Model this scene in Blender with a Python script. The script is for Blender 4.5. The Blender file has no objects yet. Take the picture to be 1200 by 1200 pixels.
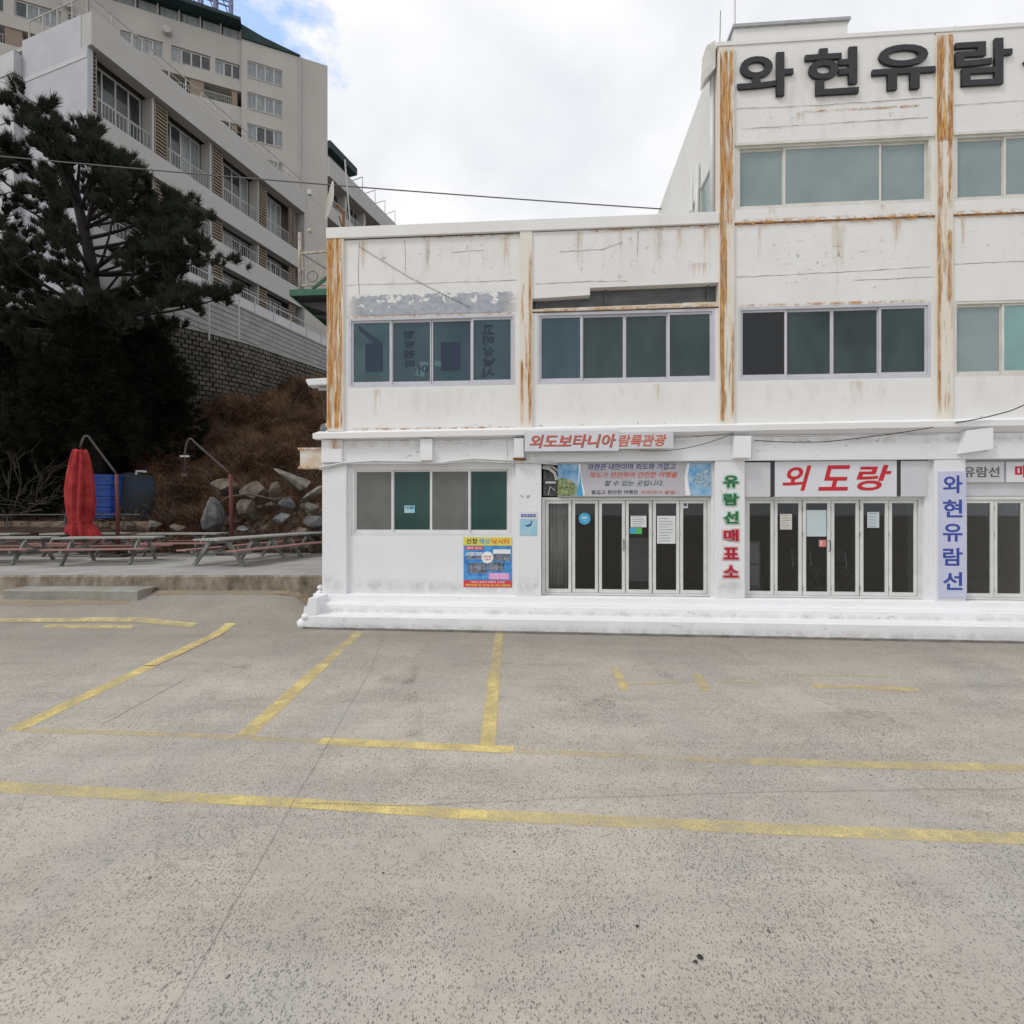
import bpy, bmesh, math, random
import numpy as np
from mathutils import Vector, Matrix

random.seed(11)
rng = np.random.default_rng(7)
S = bpy.context.scene
COL = S.collection
R = math.radians

# ------------------------------------------------------------------ camera
cam = bpy.data.cameras.new('camera')
cam.sensor_width = 36.0
cam.lens = 18.0
cam.clip_start = 0.1
cam.clip_end = 2000
camo = bpy.data.objects.new('camera', cam)
COL.objects.link(camo)
camo.location = (0, 0, 2.38)
camo.rotation_euler = (R(90), 0, 0)
S.camera = camo
CZ = 2.38

# ------------------------------------------------------------------ world
SUN_EL, SUN_AZ = R(50), R(238)          # azimuth measured clockwise from +Y (sun behind the camera)
W = bpy.data.worlds.new('World')
S.world = W
W.use_nodes = True
nt = W.node_tree
nt.nodes.clear()


def N(tree, typ, **kw):
    n = tree.nodes.new(typ)
    for k, v in kw.items():
        if k.startswith('i_'):
            n.inputs[k[2:]].default_value = v
        else:
            setattr(n, k, v)
    return n


def ramp(tree, fac, stops, interp='LINEAR'):
    r = tree.nodes.new('ShaderNodeValToRGB')
    r.color_ramp.interpolation = interp
    els = r.color_ramp.elements
    while len(els) < len(stops):
        els.new(0.5)
    for e, (p, c) in zip(els, stops):
        e.position = p
        e.color = (c, c, c, 1) if isinstance(c, (int, float)) else (*c, 1)
    tree.links.new(fac, r.inputs[0])
    return r


def M_(tree, op, a, b=None, c=None, clamp=False):
    m = tree.nodes.new('ShaderNodeMath')
    m.operation = op
    m.use_clamp = clamp
    for i, v in enumerate((a, b, c)):
        if v is None:
            continue
        if isinstance(v, (int, float)):
            m.inputs[i].default_value = v
        else:
            tree.links.new(v, m.inputs[i])
    return m.outputs[0]


def mixc(tree, fac, a, b, blend='MIX'):
    m = tree.nodes.new('ShaderNodeMixRGB')
    m.blend_type = blend
    for i, v in enumerate((fac, a, b)):
        if isinstance(v, (int, float)):
            m.inputs[i].default_value = v
        elif isinstance(v, tuple):
            m.inputs[i].default_value = (*v, 1)
        else:
            tree.links.new(v, m.inputs[i])
    return m.outputs[0]


SKY_STRENGTH = 0.1
CLOUD_GAIN = 9.2
sky = N(nt, 'ShaderNodeTexSky', sky_type='NISHITA', sun_disc=False, sun_elevation=SUN_EL, sun_rotation=SUN_AZ,
        air_density=1.0, dust_density=1.5, ozone_density=1.5)
tc = N(nt, 'ShaderNodeTexCoord')
mp = N(nt, 'ShaderNodeMapping')
mp.inputs['Scale'].default_value = (1.0, 1.0, 1.7)
nt.links.new(tc.outputs['Generated'], mp.inputs['Vector'])
n1 = N(nt, 'ShaderNodeTexNoise', i_Scale=2.3, i_Detail=7.0, i_Roughness=0.52, i_Distortion=0.35)
nt.links.new(mp.outputs[0], n1.inputs['Vector'])
n2 = N(nt, 'ShaderNodeTexNoise', i_Scale=7.0, i_Detail=6.0, i_Roughness=0.6)
nt.links.new(mp.outputs[0], n2.inputs['Vector'])
cl = ramp(nt, n1.outputs['Fac'], [(0.34, (0.74, 0.765, 0.84)), (0.47, (0.86, 0.875, 0.91)), (0.60, (0.98, 0.98, 0.985))])
mgain = mixc(nt, 1.0, cl.outputs[0], (CLOUD_GAIN,) * 3, 'MULTIPLY')
# a break in the cloud
vd = N(nt, 'ShaderNodeVectorMath', operation='DOT_PRODUCT')
nrm = N(nt, 'ShaderNodeVectorMath', operation='NORMALIZE')
nt.links.new(tc.outputs['Generated'], nrm.inputs[0])
nt.links.new(nrm.outputs[0], vd.inputs[0])
vd.inputs[1].default_value = Vector((-0.60, 1.0, 1.08)).normalized()
gap = M_(nt, 'ADD', vd.outputs['Value'], M_(nt, 'MULTIPLY', M_(nt, 'SUBTRACT', n2.outputs['Fac'], 0.5), 0.055))
gapm = ramp(nt, gap, [(0.9885, 0.0), (0.9955, 1.0)])
blue = mixc(nt, 1.0, sky.outputs[0], (3.2, 3.2, 3.3), 'MULTIPLY')
skyc = mixc(nt, M_(nt, 'MULTIPLY', gapm.outputs[0], 0.92), mgain, blue)
bg = N(nt, 'ShaderNodeBackground', i_Strength=SKY_STRENGTH)
nt.links.new(skyc, bg.inputs['Color'])
wo = N(nt, 'ShaderNodeOutputWorld')
nt.links.new(bg.outputs[0], wo.inputs['Surface'])

sl = bpy.data.lights.new('sun', 'SUN')
sl.energy = 1.1
sl.angle = R(13)
sl.color = (1.0, 0.965, 0.91)
so = bpy.data.objects.new('sun', sl)
COL.objects.link(so)
sd = Vector((math.sin(SUN_AZ) * math.cos(SUN_EL), math.cos(SUN_AZ) * math.cos(SUN_EL), math.sin(SUN_EL)))
so.rotation_euler = sd.to_track_quat('Z', 'Y').to_euler()
so.location = (0, -10, 40)

S.view_settings.view_transform = 'Standard'
S.view_settings.look = 'None'
S.view_settings.exposure = 0.16
S.view_settings.gamma = 1.0
S.view_settings.use_curve_mapping = False

# ------------------------------------------------------------------ materials
MATS = {}


def base_mat(name):
    m = bpy.data.materials.new(name)
    m.use_nodes = True
    t = m.node_tree
    b = t.nodes['Principled BSDF']
    MATS[name] = m
    return m, t, b


def mat(name, col, rough=0.6, var=0.0, scale=4.0, spec=0.4, metal=0.0, bump=0.0, bscale=60.0, stretch=(1, 1, 1), col2=None, detail=5.0):
    """plain paint/stone/cloth with procedural mottling"""
    m, t, b = base_mat(name)
    b.inputs['Roughness'].default_value = rough
    b.inputs['Specular IOR Level'].default_value = spec
    b.inputs['Metallic'].default_value = metal
    b.inputs['Base Color'].default_value = (*col, 1)
    tcn = N(t, 'ShaderNodeTexCoord')
    if var or col2:
        mpn = N(t, 'ShaderNodeMapping')
        mpn.inputs['Scale'].default_value = stretch
        t.links.new(tcn.outputs['Object'], mpn.inputs[0])
        nz = N(t, 'ShaderNodeTexNoise', i_Scale=scale, i_Detail=detail, i_Roughness=0.6)
        t.links.new(mpn.outputs[0], nz.inputs['Vector'])
        c2 = col2 if col2 else tuple(c * (1 - var) for c in col)
        rp = ramp(t, nz.outputs['Fac'], [(0.35, c2), (0.65, col)])
        t.links.new(rp.outputs[0], b.inputs['Base Color'])
    if bump:
        nb = N(t, 'ShaderNodeTexNoise', i_Scale=bscale, i_Detail=4.0)
        t.links.new(tcn.outputs['Object'], nb.inputs['Vector'])
        bp = N(t, 'ShaderNodeBump', i_Strength=bump, i_Distance=0.02)
        t.links.new(nb.outputs['Fac'], bp.inputs['Height'])
        t.links.new(bp.outputs[0], b.inputs['Normal'])
    return m


def wall_paint(name, col, dirt, amount, speck=0.0, rough=0.75):
    """old white wall paint: soft vertical run-off stains, blotches, little chips"""
    m, t, b = base_mat(name)
    b.inputs['Roughness'].default_value = rough
    b.inputs['Specular IOR Level'].default_value = 0.25
    tcn = N(t, 'ShaderNodeTexCoord')
    mp1 = N(t, 'ShaderNodeMapping')
    mp1.inputs['Scale'].default_value = (5.0, 5.0, 0.35)
    t.links.new(tcn.outputs['Object'], mp1.inputs[0])
    a = N(t, 'ShaderNodeTexNoise', i_Scale=1.6, i_Detail=8.0, i_Roughness=0.62)
    t.links.new(mp1.outputs[0], a.inputs['Vector'])
    c = N(t, 'ShaderNodeTexNoise', i_Scale=0.9, i_Detail=7.0, i_Roughness=0.65)
    t.links.new(tcn.outputs['Object'], c.inputs['Vector'])
    f1 = ramp(t, a.outputs['Fac'], [(0.46, 0.0), (0.78, 1.0)])
    f2 = ramp(t, c.outputs['Fac'], [(0.40, 0.0), (0.72, 1.0)])
    f = M_(t, 'MULTIPLY', M_(t, 'MAXIMUM', M_(t, 'MULTIPLY', f1.outputs[0], f2.outputs[0]), M_(t, 'MULTIPLY', f2.outputs[0], 0.35)), amount, clamp=True)
    out = mixc(t, f, col, dirt)
    if speck:
        d = N(t, 'ShaderNodeTexNoise', i_Scale=9.0, i_Detail=9.0, i_Roughness=0.75)
        t.links.new(tcn.outputs['Object'], d.inputs['Vector'])
        fs = ramp(t, d.outputs['Fac'], [(0.665, 0.0), (0.69, 1.0)])
        out = mixc(t, M_(t, 'MULTIPLY', fs.outputs[0], speck), out, (0.33, 0.31, 0.28))
    t.links.new(out, b.inputs['Base Color'])
    nb = N(t, 'ShaderNodeTexNoise', i_Scale=26.0, i_Detail=6.0, i_Roughness=0.7)
    t.links.new(tcn.outputs['Object'], nb.inputs['Vector'])
    bp = N(t, 'ShaderNodeBump', i_Strength=0.25, i_Distance=0.015)
    t.links.new(nb.outputs['Fac'], bp.inputs['Height'])
    t.links.new(bp.outputs[0], b.inputs['Normal'])
    return m


def stain_mat(name, bias, topfade, cols, sx=9.0, sz=0.6, edge=6.0, soft=0.1, rough=0.8, vedge=8.0, amax=1.0):
    """rust run or flaking drawn on a thin skin; clear where there is no rust"""
    m, t, b = base_mat(name)
    b.inputs['Roughness'].default_value = rough
    b.inputs['Specular IOR Level'].default_value = 0.15
    tcn = N(t, 'ShaderNodeTexCoord')
    mp1 = N(t, 'ShaderNodeMapping')
    mp1.inputs['Scale'].default_value = (sx, sx, sz)
    t.links.new(tcn.outputs['Object'], mp1.inputs[0])
    a = N(t, 'ShaderNodeTexNoise', i_Scale=1.7, i_Detail=9.0, i_Roughness=0.68, i_Distortion=0.3)
    t.links.new(mp1.outputs[0], a.inputs['Vector'])
    sp = N(t, 'ShaderNodeSeparateXYZ')
    t.links.new(tcn.outputs['UV'], sp.inputs[0])
    u, v = sp.outputs[0], sp.outputs[1]
    eu = M_(t, 'MULTIPLY', M_(t, 'MINIMUM', u, M_(t, 'SUBTRACT', 1.0, u)), edge, clamp=True)
    ev = M_(t, 'MULTIPLY', M_(t, 'MINIMUM', v, M_(t, 'SUBTRACT', 1.0, v)), vedge, clamp=True)
    val = M_(t, 'ADD', a.outputs['Fac'], bias - 1.0)
    val = M_(t, 'ADD', val, M_(t, 'MULTIPLY', M_(t, 'SUBTRACT', v, 1.0), topfade))
    al = M_(t, 'DIVIDE', val, soft, clamp=True)
    al = M_(t, 'MULTIPLY', al, M_(t, 'MULTIPLY', M_(t, 'MULTIPLY', eu, ev), amax))
    b2 = N(t, 'ShaderNodeTexNoise', i_Scale=2.6, i_Detail=7.0, i_Roughness=0.7)
    mp2 = N(t, 'ShaderNodeMapping')
    mp2.inputs['Scale'].default_value = (sx * 1.4, sx * 1.4, max(sz * 1.8, 1.0))
    mp2.inputs['Location'].default_value = (3.1, 1.7, 5.3)
    t.links.new(tcn.outputs['Object'], mp2.inputs[0])
    t.links.new(mp2.outputs[0], b2.inputs['Vector'])
    rp = ramp(t, b2.outputs['Fac'], [(0.32, cols[0]), (0.47, cols[1]), (0.6, cols[2])])
    t.links.new(rp.outputs[0], b.inputs['Base Color'])
    tr = N(t, 'ShaderNodeBsdfTransparent')
    mx = N(t, 'ShaderNodeMixShader')
    t.links.new(al, mx.inputs[0])
    t.links.new(tr.outputs[0], mx.inputs[1])
    t.links.new(b.outputs[0], mx.inputs[2])
    t.links.new(mx.outputs[0], t.nodes['Material Output'].inputs['Surface'])
    return m


def glass_mat(name, tint, refl=1.0, rough=0.02):
    m, t, b = base_mat(name)
    t.nodes.remove(b)
    tr = N(t, 'ShaderNodeBsdfTransparent')
    tr.inputs[0].default_value = (*tint, 1)
    gl = N(t, 'ShaderNodeBsdfGlossy', i_Roughness=rough)
    gl.inputs[0].default_value = (refl, refl, refl, 1)
    fr = N(t, 'ShaderNodeFresnel', i_IOR=1.45)
    mx = N(t, 'ShaderNodeMixShader')
    t.links.new(fr.outputs[0], mx.inputs[0])
    t.links.new(tr.outputs[0], mx.inputs[1])
    t.links.new(gl.outputs[0], mx.inputs[2])
    t.links.new(mx.outputs[0], t.nodes['Material Output'].inputs['Surface'])
    return m


RUST3 = ((0.20, 0.062, 0.016), (0.52, 0.235, 0.055), (0.67, 0.47, 0.24))
PALE3 = ((0.36, 0.17, 0.06), (0.60, 0.38, 0.17), (0.70, 0.58, 0.40))
wall_paint('wall_white', (0.76, 0.76, 0.75), (0.50, 0.46, 0.38), 0.60, speck=0.5)
wall_paint('ground_floor_white', (0.765, 0.775, 0.795), (0.55, 0.54, 0.52), 0.40, speck=0.2)
wall_paint('fresh_white', (0.80, 0.805, 0.82), (0.56, 0.56, 0.54), 0.35, speck=0.5)
wall_paint('column_cream', (0.72, 0.69, 0.62), (0.62, 0.47, 0.28), 0.9, speck=0.25)
wall_paint('hotel_grey', (0.41, 0.40, 0.38), (0.30, 0.29, 0.275), 0.7, rough=0.85)
wall_paint('hotel_band', (0.42, 0.415, 0.405), (0.33, 0.32, 0.31), 0.6, rough=0.85)
stain_mat('rust_heavy', 0.575, 0.0, RUST3, sx=8, sz=0.55, edge=14, soft=0.16, vedge=40)
stain_mat('rust_light', 0.47, 0.02, RUST3, sx=9, sz=0.6, edge=10, soft=0.12, vedge=20)
stain_mat('rust_edge', 0.64, 0.0, RUST3, sx=12, sz=0.9, edge=2.2, soft=0.22, vedge=12)
stain_mat('rust_run', 0.66, 0.24, PALE3, sx=7, sz=0.45, edge=2.2, soft=0.35, vedge=12, amax=0.8)
stain_mat('rust_seam', 0.56, 0.0, RUST3, sx=4, sz=7.0, edge=30, soft=0.2, vedge=2.4, amax=0.9)
stain_mat('grime_run', 0.55, 0.12, ((0.36, 0.34, 0.30), (0.48, 0.45, 0.39), (0.56, 0.53, 0.46)), sx=2.2, sz=0.5, edge=4, soft=0.35, vedge=4, amax=0.28)
stain_mat('splash', 0.62, -0.0, ((0.30, 0.28, 0.25), (0.42, 0.40, 0.36), (0.55, 0.53, 0.49)), sx=2.5, sz=2.0, edge=8, soft=0.35, vedge=2.2, amax=0.38)
stain_mat('peeled_patch', 0.50, -0.16, ((0.30, 0.33, 0.38), (0.36, 0.39, 0.44), (0.44, 0.46, 0.49)), sx=2.6, sz=3.6, edge=8, soft=0.02, vedge=9)
stain_mat('peeled_specks', 0.385, 0.0, ((0.26, 0.27, 0.29), (0.34, 0.36, 0.39), (0.42, 0.43, 0.45)), sx=3.5, sz=4.0, edge=4, soft=0.05, vedge=3, amax=0.6)
stain_mat('scuffs', 0.39, 0.0, ((0.22, 0.21, 0.19), (0.35, 0.33, 0.30), (0.48, 0.46, 0.42)), sx=2.2, sz=9.0, edge=8, soft=0.08, vedge=4, amax=0.65)
mat('aluminium', (0.56, 0.57, 0.62), 0.45, 0.12, 3.0)
mat('white_frame', (0.72, 0.73, 0.73), 0.4, 0.1, 3.0)
mat('cream_frame', (0.68, 0.67, 0.62), 0.5, 0.15, 3.0)
mat('door_white', (0.68, 0.69, 0.67), 0.4, 0.12, 4.0)
mat('dark_gap', (0.05, 0.05, 0.05), 0.9)
mat('pane_dark', (0.014, 0.028, 0.031), 0.06, spec=0.38, col2=(0.045, 0.072, 0.075), scale=0.55, detail=3.0, stretch=(1.2, 1, 0.6))  # mottled tones painted in for reflections in the glass
mat('pane_sky', (0.075, 0.135, 0.15), 0.06, spec=0.4, col2=(0.035, 0.075, 0.09), scale=0.8, detail=3.0)  # paler mottling painted in as reflections
mat('pane_blue', (0.03, 0.065, 0.085), 0.06, spec=0.38, col2=(0.055, 0.10, 0.115), scale=0.55, detail=3.0, stretch=(1.2, 1, 0.6))  # blue mottling imitates reflections by colour
mat('pane_green', (0.012, 0.045, 0.042), 0.06, spec=0.38, col2=(0.03, 0.075, 0.065), scale=0.55, detail=3.0, stretch=(1.2, 1, 0.6))  # green mottling imitates reflections by colour
mat('pane_black', (0.010, 0.012, 0.014), 0.25, spec=0.4)
mat('pane_frosted', (0.20, 0.265, 0.275), 0.18, spec=0.5, col2=(0.25, 0.315, 0.32), scale=0.8, detail=2.0)
mat('pane_mint', (0.22, 0.40, 0.38), 0.2, spec=0.5, col2=(0.17, 0.30, 0.30), scale=0.9, detail=2.0)
mat('insect_screen', (0.16, 0.165, 0.16), 0.8, 0.2, 1.5)
glass_mat('door_glass', (0.78, 0.80, 0.80))
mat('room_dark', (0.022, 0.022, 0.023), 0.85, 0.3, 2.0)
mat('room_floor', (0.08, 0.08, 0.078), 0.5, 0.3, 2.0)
mat('counter_grey', (0.36, 0.37, 0.37), 0.5, 0.15, 2.0)
mat('curtain_beige', (0.72, 0.70, 0.64), 0.9, 0.15, 3.0)
mat('steel_grey', (0.12, 0.125, 0.13), 0.6, 0.35, 3.0, stretch=(1, 1, 3))
mat('rusty_white_steel', (0.70, 0.67, 0.62), 0.6, scale=2.5, col2=(0.56, 0.45, 0.33))
mat('rust_solid', (0.30, 0.13, 0.05), 0.85, 0.6, 8.0)
mat('letter_black', (0.028, 0.028, 0.032), 0.5, 0.3, 6.0)
mat('sign_white', (0.68, 0.69, 0.73), 0.45, 0.06, 2.0)
mat('sign_grey', (0.60, 0.61, 0.64), 0.5, 0.08, 1.5)
mat('sign_lilac', (0.55, 0.58, 0.74), 0.5, 0.08, 2.0)
mat('sign_paper', (0.66, 0.67, 0.72), 0.6, 0.1, 3.0)
mat('banner_grey', (0.50, 0.49, 0.53), 0.6, 0.08, 2.0)
mat('print_red', (0.52, 0.015, 0.025), 0.5)
mat('print_salmon', (0.55, 0.10, 0.06), 0.6, scale=6, col2=(0.50, 0.16, 0.12))
mat('print_orange', (0.62, 0.10, 0.04), 0.6)
mat('print_navy', (0.03, 0.045, 0.20), 0.5)
mat('print_blue', (0.035, 0.065, 0.33), 0.5)
mat('print_black', (0.03, 0.035, 0.04), 0.5)
mat('print_teal', (0.04, 0.13, 0.16), 0.5)
mat('print_green', (0.01, 0.15, 0.045), 0.5)
mat('print_crimson', (0.40, 0.008, 0.03), 0.5)
mat('print_white', (0.80, 0.80, 0.80), 0.5)
mat('halo_green', (0.42, 0.60, 0.48), 0.5)
mat('halo_pink', (0.70, 0.45, 0.46), 0.5)
mat('paper_white', (0.66, 0.69, 0.70), 0.7, 0.05, 5.0)
mat('paper_bluish', (0.52, 0.60, 0.63), 0.7, 0.06, 4.0)
mat('paper_lilac', (0.55, 0.52, 0.56), 0.7, scale=6, col2=(0.62, 0.60, 0.48))
mat('sticker_blue', (0.06, 0.34, 0.60), 0.4)
mat('sticker_green', (0.10, 0.42, 0.12), 0.4)
mat('sticker_red', (0.60, 0.22, 0.20), 0.5)
mat('poster_yellow', (0.72, 0.62, 0.10), 0.45)
mat('poster_sea', (0.10, 0.40, 0.72), 0.4, scale=5, col2=(0.03, 0.14, 0.50), stretch=(1, 1, 2.5))
mat('poster_pink', (0.75, 0.30, 0.60), 0.45)
mat('poster_red', (0.62, 0.05, 0.06), 0.45)
mat('photo_dark', (0.03, 0.05, 0.10), 0.4, scale=11, col2=(0.30, 0.32, 0.36))
mat('photo_pale', (0.62, 0.68, 0.72), 0.4, scale=7, col2=(0.25, 0.38, 0.55))
mat('photo_sea', (0.08, 0.30, 0.55), 0.4, scale=5, col2=(0.36, 0.52, 0.66))
mat('photo_island', (0.05, 0.10, 0.03), 0.5, scale=14, col2=(0.38, 0.42, 0.20))
mat('photo_harbour', (0.50, 0.55, 0.58), 0.5, scale=16, col2=(0.06, 0.22, 0.36))
mat('notice_cyan', (0.20, 0.50, 0.66), 0.5, scale=3, col2=(0.45, 0.62, 0.66))
mat('cable_black', (0.03, 0.03, 0.03), 0.6)
mat('cable_grey', (0.10, 0.10, 0.10), 0.6)
mat('conduit_white', (0.70, 0.70, 0.69), 0.5, 0.15, 5.0)
mat('dish_ivory', (0.62, 0.60, 0.54), 0.5, 0.12, 4.0)
mat('galvanised', (0.42, 0.43, 0.44), 0.4, 0.2, 6.0, metal=0.5)
mat('green_paint', (0.035, 0.14, 0.085), 0.6, 0.35, 4.0)
mat('rail_cream', (0.50, 0.48, 0.42), 0.5, scale=5, col2=(0.30, 0.22, 0.14))
mat('asphalt_sack', (0.20, 0.205, 0.215), 0.9, 0.4, 9.0, bump=0.6, bscale=30)
# hotel
mat('rail_weathered', (0.36, 0.35, 0.32), 0.6, 0.2, 3.0)
mat('hotel_tile', (0.40, 0.41, 0.45), 0.5, 0.12, 0.7, bump=0.1, bscale=12)
mat('hotel_stripe', (0.47, 0.47, 0.485), 0.5, 0.1, 1.0)
mat('hotel_tower', (0.43, 0.415, 0.385), 0.85, 0.13, 0.25, stretch=(1, 1, 0.35))
mat('hotel_recess', (0.13, 0.115, 0.10), 0.9, 0.2, 1.0)
mat('louvre_brown', (0.25, 0.20, 0.15), 0.7, 0.2, 3.0)
mat('hotel_frame', (0.46, 0.46, 0.45), 0.5, 0.1, 2.0)
mat('hotel_glass', (0.025, 0.028, 0.03), 0.08, spec=0.5, col2=(0.07, 0.08, 0.085), scale=0.9, detail=3.0)
mat('hotel_curtain', (0.27, 0.29, 0.30), 0.3, spec=0.5, col2=(0.15, 0.17, 0.18), scale=1.5, stretch=(4, 4, 0.4))
mat('hotel_roof_green', (0.010, 0.034, 0.035), 0.7, 0.3, 1.0)
mat('rail_white', (0.40, 0.41, 0.41), 0.5, 0.15, 4.0)
mat('truss_blue', (0.20, 0.24, 0.36), 0.6, 0.2, 2.0)
mat('siding', (0.31, 0.305, 0.295), 0.8, 0.22, 1.2, bump=0.3, bscale=20)
mat('joint_dark', (0.09, 0.085, 0.08), 0.95)
mat('crib_stone', (0.13, 0.12, 0.10), 0.95, scale=1.2, col2=(0.055, 0.052, 0.045), bump=0.6, bscale=16)
# grounds
mat('hill_earth', (0.075, 0.047, 0.034), 1.0, scale=1.3, col2=(0.038, 0.026, 0.021), bump=0.8, bscale=6)
mat('terrace_concrete', (0.37, 0.365, 0.35), 0.9, scale=1.1, col2=(0.28, 0.275, 0.26), bump=0.3, bscale=40)
mat('rubble_wall', (0.26, 0.19, 0.135), 0.95, scale=2.2, col2=(0.14, 0.105, 0.08), bump=0.8, bscale=9)
mat('brush_brown', (0.25, 0.145, 0.090), 1.0, spec=0.1, scale=0.75, col2=(0.055, 0.034, 0.026))
mat('brush_tan', (0.46, 0.31, 0.19), 1.0, spec=0.1, scale=1.4, col2=(0.17, 0.105, 0.065))
mat('pine_needles', (0.044, 0.052, 0.034), 0.85, spec=0.12, scale=1.6, col2=(0.016, 0.020, 0.015))
mat('evergreen_leaf', (0.020, 0.023, 0.015), 0.9, spec=0.05, scale=0.8, col2=(0.011, 0.013, 0.009))
mat('bark_dark', (0.026, 0.022, 0.020), 0.95, scale=3, col2=(0.014, 0.012, 0.011), bump=0.6, bscale=20)
mat('twig_brown', (0.26, 0.19, 0.135), 0.95, 0.5, 2.0)
mat('dead_leaf', (0.13, 0.062, 0.036), 1.0, spec=0.05, scale=1.1, col2=(0.045, 0.032, 0.022))
mat('twig_grey', (0.12, 0.10, 0.085), 0.95, 0.3, 5.0)
mat('spiky_green', (0.05, 0.075, 0.035), 0.7, 0.4, 5.0)
mat('rock_grey', (0.20, 0.20, 0.205), 0.95, scale=3.5, col2=(0.075, 0.075, 0.075), bump=0.7, bscale=8)
mat('rock_tan', (0.19, 0.16, 0.13), 0.95, scale=3.2, col2=(0.07, 0.058, 0.046), bump=0.7, bscale=8)
mat('rock_pale', (0.26, 0.24, 0.21), 0.95, scale=3.5, col2=(0.10, 0.092, 0.08), bump=0.6, bscale=9)
mat('wood_grey', (0.40, 0.40, 0.37), 0.85, scale=3.0, col2=(0.26, 0.26, 0.24), stretch=(1, 6, 6))
mat('wood_red', (0.36, 0.15, 0.135), 0.8, scale=3.5, col2=(0.30, 0.21, 0.19), stretch=(1, 5, 5))
mat('wood_leg', (0.27, 0.27, 0.25), 0.9, scale=4, col2=(0.15, 0.15, 0.14))
mat('parasol_red', (0.40, 0.048, 0.046), 0.9, scale=3.0, col2=(0.25, 0.020, 0.024), spec=0.2)
mat('pole_red', (0.13, 0.030, 0.026), 0.6, 0.35, 6.0)
mat('pole_grey', (0.075, 0.062, 0.06), 0.5, 0.3, 6.0)
mat('crate_blue', (0.016, 0.065, 0.34), 0.5, 0.2, 4.0)
mat('tank_blue', (0.032, 0.052, 0.082), 0.8, scale=1.5, col2=(0.04, 0.038, 0.034), spec=0.15)
mat('drum_blue', (0.012, 0.04, 0.12), 0.5, 0.3, 3.0)


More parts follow.
